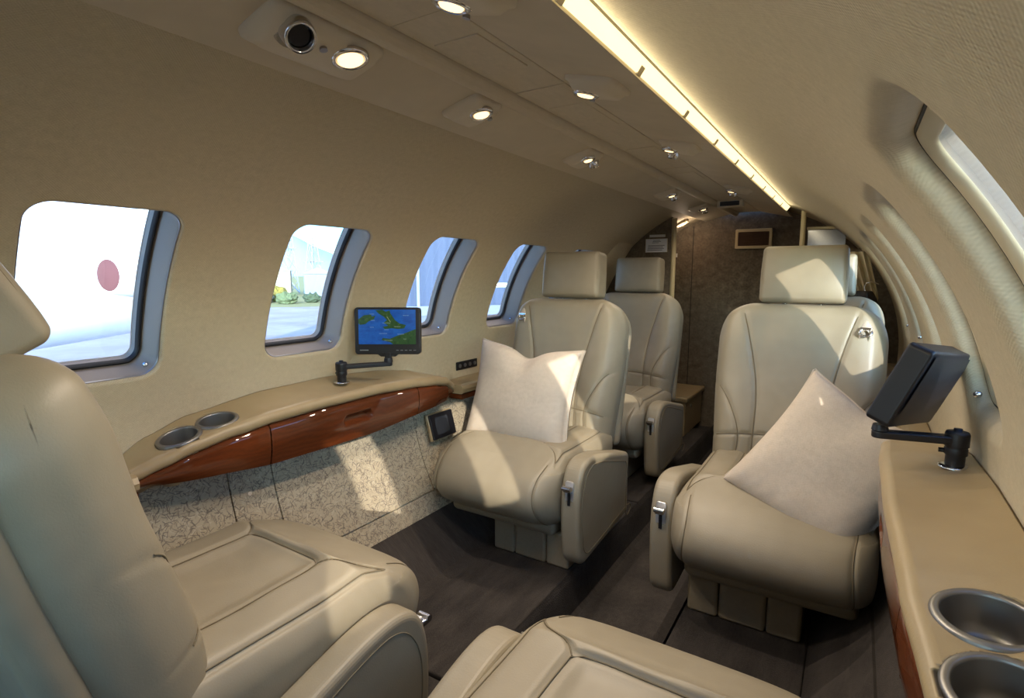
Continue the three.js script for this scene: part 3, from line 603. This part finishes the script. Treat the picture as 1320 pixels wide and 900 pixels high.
// ---------------------------------------------------------------- monitors on swing arms
const mapTex = canvasTex(512, 320, (c, w, h) => {
  const g = c.createLinearGradient(0, 0, w, 0); c.fillStyle = '#1468c8'; c.fillRect(0, 0, w, h);
  for (let i = 0; i < 500; i++) { c.fillStyle = ['rgba(30,120,215,0.14)', 'rgba(10,70,165,0.14)'][i % 2]; c.beginPath(); c.ellipse(rnd() * w, rnd() * h, 10 + rnd() * 40, 6 + rnd() * 20, 0, 0, 7); c.fill(); }
  const land = (pts) => { c.beginPath(); pts.forEach(([x, y], i) => (i ? c.lineTo(x * w, y * h) : c.moveTo(x * w, y * h))); c.closePath(); c.fillStyle = '#2f5a2c'; c.fill(); c.save(); c.clip(); for (let i = 0; i < 260; i++) { c.fillStyle = ['rgba(80,110,50,0.5)', 'rgba(25,60,30,0.5)', 'rgba(110,120,60,0.35)'][i % 3]; c.beginPath(); c.ellipse(rnd() * w, rnd() * h, 3 + rnd() * 12, 2 + rnd() * 8, rnd() * 3, 0, 7); c.fill(); } c.restore(); };
  land([[0.0, 0.28], [0.1, 0.16], [0.22, 0.14], [0.24, 0.2], [0.3, 0.17], [0.27, 0.28], [0.18, 0.34], [0.12, 0.42], [0.03, 0.44], [0, 0.4]]);
  land([[0.3, 0.02], [0.42, 0], [0.48, 0.06], [0.55, 0.02], [0.56, 0.1], [0.6, 0.2], [0.64, 0.3], [0.72, 0.4], [0.83, 0.44], [0.8, 0.54], [0.7, 0.56], [0.58, 0.54], [0.46, 0.56], [0.42, 0.5], [0.52, 0.46], [0.44, 0.38], [0.5, 0.3], [0.44, 0.2], [0.36, 0.12]]);
  land([[1, 0.56], [0.9, 0.62], [0.78, 0.7], [0.66, 0.76], [0.55, 0.84], [0.42, 0.82], [0.4, 0.88], [0.55, 0.94], [0.6, 1], [1, 1]]);
  c.fillStyle = 'rgba(225,235,235,0.75)'; for (const [x, y, l] of [[0.2, 0.12, 40], [0.22, 0.3, 36], [0.78, 0.16, 50], [0.42, 0.38, 70], [0.62, 0.48, 60], [0.45, 0.57, 40], [0.36, 0.68, 70], [0.2, 0.5, 34], [0.68, 0.7, 60], [0.78, 0.84, 30], [0.45, 0.88, 70]]) for (let k = 0; k < l; k += 6) c.fillRect(x * w + k, y * h, 4, 4 + (k % 4));
  c.strokeStyle = '#e8e4b0'; c.lineWidth = 3; c.beginPath(); c.moveTo(0.5 * w, 0.2 * h); c.lineTo(0.56 * w, 0.36 * h); c.stroke();
});
mapTex.repeat.set(1, 1);
const screenMat = std({ color: '#050505', emissive: '#ffffff', emissiveMap: mapTex, emissiveIntensity: 0.42, roughness: 0.25 });
function swingArm(t, from, to) {
  // from: pivot on the ledge; to: outer joint; all in the thing's frame
  mesh('base_ring', lathe([[0.012, 0], [0.021, 0], [0.023, 0.002], [0.021, 0.005], [0.012, 0.006]], 32).translate(from.x, from.y, from.z), M.chrome, t, 'silver base ring');
  mesh('pivot', tf(lathe([[0, 0], [0.0135, 0], [0.0135, 0.022], [0.016, 0.024], [0.016, 0.034], [0.0145, 0.036], [0.017, 0.038], [0.017, 0.058], [0.015, 0.062], [0.006, 0.062], [0.006, 0.067], [0, 0.067]], 32), { p: [from.x, from.y, from.z] }), M.black, t);
  mesh('pivot_screw', cyl(0.004, 0.004, 0.01, [from.x - 0.018, from.y + 0.028, from.z], [0, 0, PI / 2], 12), M.black, t);
  const y = from.y + 0.048, d = V3(to.x - from.x, 0, to.z - from.z), L = d.length(), a = Math.atan2(-d.z, d.x);
  mesh('arm', tf(extrude((() => { const s = new THREE.Shape(); s.absarc(0, 0, 0.013, PI / 2, 1.5 * PI); s.lineTo(L, -0.011); s.absarc(L, 0, 0.012, -PI / 2, PI / 2); s.closePath(); return s; })(), 0.013, 0.003), { r: [-PI / 2, 0, 0] }).rotateY(a).translate(from.x, y - 0.0065 + 0.003, from.z), M.black, t);
}
{ // lit monitor over the wooden console
  const t = thing('monitor', 'small black monitor showing a blue and green map, on a swing arm', 'monitor');
  const from = V3(-0.695, 0.736, -1.062), to = V3(-0.62, 0, -1.178);
  swingArm(t, from, to);
  const hub = V3(to.x, from.y + 0.055, to.z);
  mesh('knuckle', join([cyl(0.012, 0.014, 0.012, [hub.x, hub.y + 0.005, hub.z]), box(0.02, 0.022, 0.014, 0.004, [hub.x, hub.y + 0.018, hub.z], [0, 0.56, 0])]), M.black, t);
  const g = new THREE.Group(); const W = 0.198, H = 0.142;
  const frame = new THREE.Matrix4().compose(V3(hub.x, hub.y + 0.022 + H / 2, hub.z), new THREE.Quaternion().setFromEuler(new THREE.Euler(-0.06, 0.56, 0, 'YXZ')), V3(1, 1, 1));
  const put = (geo) => geo.applyMatrix4(frame);
  const sh = roundRect(W, H, 0.01);
  mesh('casing', put(join([tf(extrude(sh, 0.026, 0.003), { p: [0, 0, -0.022] }), tf(extrude(polyShape([[-0.036, -H / 2 + 0.004], [0.036, -H / 2 + 0.004], [0.022, -H / 2 - 0.007], [-0.022, -H / 2 - 0.007]]), 0.022, 0.002), { p: [0, 0, -0.021] })])), M.black, t);
  mesh('screen', put(tf(new THREE.PlaneGeometry(0.172, 0.104), { p: [0, 0.012, 0.0048] })), screenMat, t, 'blue and green map display');
  mesh('button_row', put(join([0, 1, 2, 3, 4].map((k) => box(0.008, 0.002, 0.002, 0.0008, [0.03 + k * 0.013, -H / 2 + 0.013, 0.0045])).concat([box(0.026, 0.003, 0.0012, 0.0005, [-0.07, -H / 2 + 0.013, 0.0045])]))), M.steel, t);
  const a = new THREE.RectAreaLight('#3f86d8', 0.5, 0.172, 0.104); a.position.set(0, 0.012, 0.008).applyMatrix4(frame); a.lookAt(V3(0, 0.012, 1).applyMatrix4(frame)); a.castShadow = true; t.add(a);
}
{ // monitor turned away, by the right-hand wall
  const t = thing('monitor', 'black monitor seen from its back edge on a swing arm by the right-hand wall', 'monitor');
  const from = V3(0.724, 0.733, -1.125), to = V3(0.617, 0, -1.1);
  swingArm(t, from, to);
  const hub = V3(to.x, from.y + 0.055, to.z);
  mesh('knuckle', join([cyl(0.011, 0.013, 0.01, [hub.x, hub.y + 0.005, hub.z])]), M.black, t);
  const u = V3(0.37, 0.93, 0.04).normalize(), v = V3(0.42, 0, -0.9), n = new THREE.Vector3().crossVectors(v, u).normalize(); v.crossVectors(u, n).normalize();
  const m = new THREE.Matrix4().makeBasis(v, u, n).setPosition(0, 0, 0), c = hub.clone().addScaledVector(u, 0.075).addScaledVector(v, 0.068).addScaledVector(V3(0, 1, 0), 0.012); m.setPosition(c);
  mesh('casing', tf(extrude(roundRect(0.198, 0.142, 0.009), 0.038, 0.004, 4), { p: [0, 0, -0.014] }).applyMatrix4(m), M.black, t);
  mesh('screen_glass', tf(new THREE.PlaneGeometry(0.172, 0.11), { p: [0, 0.008, 0.0225] }).applyMatrix4(m), M.black, t);
}

// ---------------------------------------------------------------- fittings on the left-hand wall
{
  const t = thing('socket_panel', 'small black socket panel on the wall above the ledge', 'socket panel');
  const q = wallPt(-1, 0.016, -0.004, -1.755);
  mesh('plate', box(0.006, 0.034, 0.14, 0.003, q), M.black, t);
  for (let k = 0; k < 4; k++) mesh('socket', cyl(0.008, 0.008, 0.004, [q[0] + 0.004, q[1], q[2] + 0.05 - k * 0.033], [0, 0, PI / 2], 16), M.steel, t);
  const c = thing('wall_display', 'black framed touch display set in the pale printed panel below the console end', 'display');
  const g = new THREE.Matrix4().makeRotationFromEuler(new THREE.Euler(0, PI / 2, 0.27, 'ZYX')).setPosition(-0.705, 0.5, -1.52);
  mesh('bezel', tf(extrude(roundRect(0.138, 0.1, 0.006), 0.012, 0.003), { p: [0, 0, -0.004] }).applyMatrix4(g), M.console, c, 'pale surround');
  mesh('frame', tf(extrude(roundRect(0.128, 0.092, 0.005), 0.01, 0.002), { p: [0, 0, 0.004] }).applyMatrix4(g), M.black, c);
  mesh('screen', tf(new THREE.PlaneGeometry(0.072, 0.062), { p: [-0.006, 0, 0.0132] }).applyMatrix4(g), std({ color: '#3d4148', roughness: 0.2 }), c, 'dull grey screen');
}

// ---------------------------------------------------------------- aft end
{
  const p = struct('wall_partition', 'brown suede partition on the left with a pale edge post', 'wall');
  const sh = new THREE.Shape(), z = -3.05; sh.moveTo(-0.315, 0.02); sh.lineTo(-0.315, YC + Math.sqrt(R * R - 0.315 ** 2) - 0.001);
  const a0 = Math.atan2(Math.sqrt(R * R - 0.315 ** 2), -0.315), a1 = PI + 0.9; for (let k = 0; k <= 30; k++) { const a = lerp(a0, a1, k / 30); sh.lineTo((R - 0.001) * Math.cos(a), YC + (R - 0.001) * Math.sin(a)); }
  sh.closePath();
  mesh('panel', tf(extrude(sh, 0.02, 0), { p: [0, 0, z - 0.02] }), M.suede, p);
  mesh('post', join([cyl(0.014, 0.014, 1.28, [-0.305, 0.72, z - 0.008], [0, 0, 0], 20)]), M.post, p, 'pale rounded edge post');
  const q = struct('wall_partition_right', 'brown suede partition on the right with a pale edge post', 'wall');
  const s2 = new THREE.Shape(); s2.moveTo(0.33, 0.02); s2.lineTo(0.33, 1.18); s2.lineTo(0.56, 1.18); const b0 = Math.atan2(1.18 - YC, 0.56); for (let k = 0; k <= 24; k++) { const a = lerp(b0, -1.0, k / 24); s2.lineTo((R - 0.001) * Math.cos(a), YC + (R - 0.001) * Math.sin(a)); } s2.closePath();
  mesh('panel', tf(extrude(s2, 0.02, 0), { p: [0, 0, -3.25] }), M.suede, q);
  mesh('post', cyl(0.012, 0.012, 1.38, [0.318, 0.72, -3.14], [0, 0, 0], 20), M.post, q, 'pale rounded edge post');
}
{ const t = struct('trim_1', 'fabric-covered frame cover on the left-hand wall beside the partition', 'trim'); mesh('cover', gridGeo(24, 30, (u, v) => { const s = lerp(0.1, 0.62, v), b = Math.sin(u * PI) ** 0.6 * Math.sin(clamp(v * 1.02, 0, 1) * PI) ** 0.35, z = lerp(-2.8, -3.045, u); return [...wallPt(-1, s, 0.002 - 0.055 * b, z), z, s]; }), M.fabric, t); }
mesh('seam', box(0.004, 1.2, 0.004, 0.001, [-0.31, 0.75, Z1 + 0.001]), M.dark, wallB);
{
  const t = thing('air_grille', 'brown louvred grille in a pale frame high on the bulkhead', 'grille', [0.037, 1.262, Z1 + 0.004]);
  const fr = roundRect(0.2, 0.115, 0.008), hole = roundRect(0.166, 0.08, 0.004); fr.holes.push(new THREE.Path(hole.getPoints(6)));
  mesh('frame', extrude(fr, 0.016, 0.003), M.post, t, 'pale frame');
  mesh('backing', box(0.17, 0.085, 0.004, 0.001, [0, 0, 0.002]), M.suede, t);
  for (let k = 0; k < 9; k++) mesh('louvre', box(0.168, 0.004, 0.012, 0.001, [0, -0.036 + k * 0.009, 0.008], [0.5, 0, 0], 1), std({ color: '#5c4638', roughness: 0.6 }), t);
}
const placardTex = canvasTex(256, 192, (c, w, h) => { c.fillStyle = '#dfe3ea'; c.fillRect(0, 0, w, h); c.fillStyle = '#59626f'; c.font = 'bold 20px sans-serif'; for (let k = 0; k < 3; k++) c.fillRect(90 - k * 6, 16 + k * 18, 78 + (k % 2) * 20, 7); for (let k = 0; k < 4; k++) c.fillRect(30 - k * 3, 92 + k * 22, 196 - (k % 2) * 16, 9); });
placardTex.repeat.set(1, 1);
function placard(label, w, h, x, y, z, mat) { const t = thing('placard', label, 'placard', [x, y, z]); mesh('plate', box(w, h, 0.003, 0.001, [0, 0, 0]), M.cream, t); mesh('print', tf(new THREE.PlaneGeometry(w * 0.97, h * 0.97), { p: [0, 0, 0.0022] }), mat, t); }
const placardMat = std({ map: placardTex, roughness: 0.6 }), placardPlain = std({ color: '#d6d6d2', roughness: 0.6 });
placard('pale square placard with printed lines on the partition', 0.125, 0.075, -0.398, 1.215, -3.047, placardMat);
placard('narrow pale strip placard above the square placard', 0.09, 0.014, -0.394, 1.268, -3.047, placardPlain);
placard('narrow pale strip placard on the bulkhead beside the post', 0.075, 0.024, -0.44, 1.175, Z1 + 0.004, placardPlain);
{ // low cabinet in the vestibule
  const t = thing('vestibule_cabinet', 'low tan cabinet with a latch beyond the aft seat', 'cabinet', [-0.36, 0.13, -3.28]);
  mesh('body', box(0.3, 0.2, 0.4, 0.008, [0, 0.1, 0]), M.console, t);
  mesh('lid', box(0.32, 0.03, 0.42, 0.01, [0.003, 0.215, 0]), M.console, t);
  mesh('latch', cyl(0.009, 0.009, 0.008, [0.153, 0.16, 0.08], [0, 0, PI / 2], 18), M.chrome, t);
}
{ // aft right: mirror panel, pleated curtain tied back, dark garments hung beyond the last seat
  const m = thing('mirror_panel', 'small mirror panel beside the right-hand post on the aft bulkhead', 'mirror', [0.42, 1.22, -3.22]);
  mesh('glass', box(0.17, 0.12, 0.006, 0.002), std({ color: '#77787c', metalness: 1, roughness: 0.12 }), m, 'silvery mirror');
  mesh('rail', box(0.18, 0.014, 0.012, 0.003, [0, 0.068, 0]), M.post, m);
  const c = thing('curtain', 'pleated cream curtain gathered at the right-hand wall beyond the last seat', 'curtain', [0.58, 0, -3.06]);
  mesh('cloth', gridGeo(90, 24, (u, v) => { const y = lerp(0.3, 1.16, v), w = lerp(0.055, 0.1, Math.abs(v - 0.45) * 1.6), x = (u - 0.5) * 2 * w, a = u * PI * 12; return [x + Math.max(0, (y - 0.95)) * -0.35, y, 0.014 * Math.sin(a) + 0.006 * noise.noise(u * 9, v * 3, 2)]; }), M.cream, c);
  mesh('tie_band', tf(new THREE.TorusGeometry(0.05, 0.008, 10, 30), { r: [PI / 2, 0, 0], s: [1.2, 1, 0.5], p: [0, 0.68, 0] }), M.console, c);
  const j = thing('jacket', 'dark garment hanging in front of the gathered curtain', 'garment', [0.6, 0.86, -2.96]);
  mesh('cloth', puff([0.07, 0.12, 0.03], 0.028, 0.012, (p) => V3(p.x * (1 - 0.35 * smooth(0, 0.12, p.y)) + 0.012 * noise.noise(p.y * 14, p.x * 20, 1), p.y, p.z + 0.012 * Math.sin(p.x * 70 + p.y * 12))), M.dark, j);
  mesh('hook', tube([[0, 0.11, 0], [0, 0.15, 0], [0.02, 0.16, 0], [0.05, 0.15, -0.01]], 0.003, 16, 6), M.chrome, j);
}
{ // black slot at the end of the ceiling
  const t = thing('air_slot', 'black air slot at the aft end of the ceiling panel', 'air slot', [0.012, 1.4055, -2.9]);
  mesh('frame', box(0.12, 0.034, 0.05, 0.004, [0, -0.006, 0]), M.plate, t); mesh('slot', box(0.09, 0.022, 0.008, 0.002, [0, -0.007, 0.0225]), M.black, t);
}
{ // orange lamp over the vestibule
  const t = thing('vestibule_lamp', 'small orange-glowing lamp over the vestibule behind the post', 'lamp', [-0.33, 1.352, -3.3]); t.rotation.z = 0.45;
  mesh('housing', box(0.07, 0.012, 0.06, 0.004), M.cream, t); mesh('lens', box(0.045, 0.006, 0.036, 0.002, [0, -0.006, 0]), std({ color: '#ffb080', emissive: '#ff8a50', emissiveIntensity: 1.3 }), t);
  const l = new THREE.PointLight('#ffe4c8', 0.06); l.position.set(0, -0.03, 0); l.castShadow = true; t.add(l);
}

// ---------------------------------------------------------------- outside, seen through the left-hand windows
const GY = -1.0, AZ = 52 * PI / 180, outN = V3(-Math.sin(AZ), 0, -Math.cos(AZ)), outP = V3(-Math.cos(AZ), 0, Math.sin(AZ));
const out = (t, s, y = GY) => V3(0.565, y, 0).addScaledVector(outN, t).addScaledVector(outP, s).toArray();   // t metres out, s along the apron's edge
{
  const apron = struct('floor_apron', 'pale concrete apron outside the windows', 'ground');
  const tex = dataTex(256, (u, v) => { const k = 1 + 0.12 * tn(u, v, 6, 31) + 0.08 * tn(u, v, 30, 32); return [clamp(190 * k, 0, 255), clamp(188 * k, 0, 255), clamp(186 * k, 0, 255)]; }, 0.08, true);
  mesh('concrete', gridGeo(8, 8, (u, v) => { const t = lerp(-70, 38, u), q = lerp(-80, 80, v), p = out(t, q); return [...p, t, q]; }), std({ map: tex, color: '#d5d6e0', roughness: 0.95 }), apron);
  const far = struct('floor_field', 'dry grass beyond the apron', 'ground');
  mesh('grass', gridGeo(4, 4, (u, v) => { const t = lerp(38, 1600, u), q = lerp(-900, 900, v), p = out(t, q, GY - 0.02); return [...p, t, q]; }), std({ color: '#8d9160', roughness: 1 }), far);
}
{ // distant hill
  const t = thing('hill', 'pale blue-grey distant hill beyond the masts', 'hill', out(1500, 60));
  t.rotation.y = AZ;
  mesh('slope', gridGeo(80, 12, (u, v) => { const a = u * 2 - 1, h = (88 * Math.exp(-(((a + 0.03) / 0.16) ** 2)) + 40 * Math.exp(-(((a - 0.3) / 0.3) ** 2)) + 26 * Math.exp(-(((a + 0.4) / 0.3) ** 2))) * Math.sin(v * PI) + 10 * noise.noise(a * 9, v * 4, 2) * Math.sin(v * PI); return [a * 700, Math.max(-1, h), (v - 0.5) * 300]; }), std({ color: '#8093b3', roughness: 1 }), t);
}
{ // hangar
  const ax = -18.6, az = -20.4, bx = -7.5, bz = -33, L = Math.hypot(bx - ax, bz - az), turn = Math.atan2(-(bz - az), bx - ax);
  const t = thing('hangar', 'blue-grey corrugated hangar with a pale doorway strip', 'building', [ax, GY, az], turn);
  const cor = std({ color: '#454f63', roughness: 0.9 });
  mesh('front_wall', gridGeo(220, 1, (u, v) => [u * L, v * 9, 0.05 * Math.sin(u * 220 * PI / 2 * 0.5), u * L, v]), cor, t);
  mesh('side_wall', gridGeo(60, 1, (u, v) => [0.05 * Math.sin(u * 60 * PI / 4), v * 9, -u * 12, u * 12, v]), std({ color: '#3a4354', roughness: 0.9 }), t);
  mesh('roof', box(L + 0.4, 0.3, 12.6, 0.1, [L / 2, 9.1, -6]), std({ color: '#b9bec8', roughness: 0.7 }), t);
  mesh('door_strip', box(0.16, 3.4, 0.2, 0.04, [0.6, 1.7, 0.12]), std({ color: '#7d8798' }), t);
  mesh('plinth', box(L, 0.5, 0.2, 0.03, [L / 2, 0.25, 0.1]), std({ color: '#6f7688', roughness: 0.9 }), t);
  for (let k = 0; k < 3; k++) { const w = mesh('window', box(1.6, 1.1, 0.16, 0.03, [9 + k * 2.6, 3.2, 0.1]), std({ color: '#39465c', roughness: 0.25 }), t); }
  const tug = thing('tow_tractor', 'dark low tow tractor standing by the hangar', 'vehicle', [-9.4, GY, -25.2], turn);
  mesh('body', box(3.2, 0.8, 1.5, 0.12, [0, 0.75, 0]), std({ color: '#35363e', roughness: 0.5 }), tug);
  mesh('cab', box(1.2, 0.7, 1.3, 0.1, [0.7, 1.45, 0]), std({ color: '#54565e', roughness: 0.4 }), tug);
  for (const [x, z] of [[-1, 0.7], [1, 0.7], [-1, -0.7], [1, -0.7]]) mesh('wheel', tf(new THREE.TorusGeometry(0.28, 0.12, 10, 24), { p: [x, 0.4, z] }), M.black, tug);
  const wingTip = thing('wing_tip', 'white wing of a parked aeroplane standing before the hangar', 'wing', [-13.4, GY, -17.4], turn);
  mesh('panel', tf(extrude(polyShape([[0, 0], [5, 0.4], [5, 1.1], [0, 1.8]]), 0.16, 0.05), { r: [PI / 2, 0, 0], p: [0, 1.7, 0] }), M.skin, wingTip);
  mesh('strut', cyl(0.05, 0.05, 1.6, [3.5, 0.8, 0.7]), M.steel, wingTip);
}
function bush(t0, s0, s, col, label) {
  const at = out(t0, s0), t = thing('bush', label, 'bush', at, 0, 'bushes along the edge of the apron');
  const g = new THREE.IcosahedronGeometry(1, 4), p = g.attributes.position; for (let i = 0; i < p.count; i++) { const v = V3().fromBufferAttribute(p, i), k = 1 + 0.4 * noise.noise(v.x * 2.2 + s0, v.y * 2.2, v.z * 2.2) + 0.2 * noise.noise(v.x * 6 + s0, v.y * 6, v.z * 6); p.setXYZ(i, v.x * s * k, Math.max(-0.1, (v.y * 0.8 + 0.6) * s * 0.8 * k), v.z * s * k); }
  g.computeVertexNormals(); mesh('foliage', g, std({ color: col, roughness: 1 }), t);
}
for (let k = 0; k < 7; k++) bush(43 + (k % 2) * 1.6, -5 + k * 1.75, 0.62 + (k % 3) * 0.12, ['#4c5a44', '#5d6a4c', '#454f42'][k % 3], 'low dark green bush at the grassy edge of the apron');
bush(47, 3.1, 1.0, '#857a38', 'taller yellowish bush among the low green ones');
function mast(t0, s0, h, label) {
  const t = thing('lattice_mast', label, 'mast', out(t0, s0));
  const b = [], bar = (a, c, r = 0.045) => b.push(tube([a, c], r, 1, 4)), w = (y) => lerp(0.8, 0.25, y / h);
  for (const [sx, sz] of [[-1, -1], [1, -1], [1, 1], [-1, 1]]) bar([sx * 0.8, 0, sz * 0.8], [sx * 0.25, h, sz * 0.25], 0.06);
  for (let y = 0; y < h - 1; y += 1.4) { const a = w(y), c = w(Math.min(h, y + 1.4)); for (const s of [-1, 1]) { bar([-a, y, s * a], [c, y + 1.4, s * c]); bar([s * a, y, -a], [s * c, y + 1.4, c]); bar([a, y, s * a], [-c, y + 1.4, s * c]); } }
  mesh('lattice', join(b), std({ color: '#8f98a8', roughness: 0.6 }), t);
  mesh('cross_arm', box(3.4, 0.14, 0.14, 0.04, [0, h * 0.55, 0]), M.reveal, t);
}
mast(70, 2.9, 9.5, 'tall thin lattice mast, the higher of two beyond the bushes'); mast(66, 0.1, 6.5, 'lattice mast beyond the bushes, the lower of two');
['ochre', 'blue-grey', 'cream'].forEach((c, k) => {
  const t = thing('shed', c + ' shed beyond the bushes', 'shed', out(55 + k * 3, -4.2 + k * 3.9), AZ);
  mesh('walls', box(2.6, 1.9 + k * 0.3, 3, 0.05, [0, (1.9 + k * 0.3) / 2, 0]), std({ color: ['#7d6d45', '#7f879a', '#9a947f'][k], roughness: 0.9 }), t);
  mesh('roof', tf(extrude(polyShape([[-1.5, 0], [1.5, 0], [0, 0.6]]), 3.3, 0.02), { p: [0, 1.9 + k * 0.3, -1.65] }), std({ color: '#8b8f98', roughness: 0.8 }), t);
});
{ // parked white jet abeam
  const t = thing('parked_jet', 'white jet parked outside with a dark red engine cover', 'aeroplane', [-7.8, GY, -3.28], PI + 0.24);
  const white = std({ color: '#f4f4f2', roughness: 0.35 });
  mesh('fuselage', tf(lathe([[0, -9], [0.35, -8.6], [0.75, -7.6], [0.98, -6], [1.0, -1], [0.85, 1.2], [0.45, 3.2], [0.1, 4.4], [0, 4.5]], 48), { r: [PI / 2, 0, 0], p: [1.5, 1.95, 0] }), white, t);
  mesh('wing', tf(extrude(polyShape([[1.6, -4.6], [-3.6, -2.6], [-3.6, -2.0], [1.6, -2.3]]), 0.16, 0.05), { r: [PI / 2, 0, 0], p: [0, 1.15, 0] }), white, t);
  mesh('nacelle', tf(lathe([[0.205, -0.9], [0.25, -0.88], [0.3, -0.6], [0.34, 0.2], [0.3, 1.1], [0.2, 1.3]], 40), { r: [PI / 2, 0, 0], p: [0, 2.05, 0.9] }), white, t);
  mesh('pylon', box(0.7, 0.14, 1.2, 0.04, [0.6, 2.05, 1.1]), white, t);
  mesh('engine_cover', tf(lathe([[0, -0.93], [0.12, -0.925], [0.21, -0.9]], 32), { r: [PI / 2, 0, 0], p: [0, 2.05, 0.9] }), std({ color: '#5c3434', roughness: 0.8 }), t, 'dark red engine cover');
  mesh('fin', tf(extrude(polyShape([[1.2, 0.7], [4.2, 0.2], [5.0, 3.2], [3.8, 3.2]]), 0.16, 0.05), { r: [0, -PI / 2, 0], p: [1.58, 1.95, 0] }), white, t);
  for (const [x, z] of [[1.5, -7.2], [0.6, -3.2], [2.4, -3.2]]) mesh('wheel', join([tf(new THREE.TorusGeometry(0.17, 0.08, 12, 28), { r: [0, PI / 2, 0], p: [x, 0.25, z] }), cyl(0.05, 0.05, 1.0, [x, 0.75, z])]), M.black, t);
}

renderer.render(scene, camera);
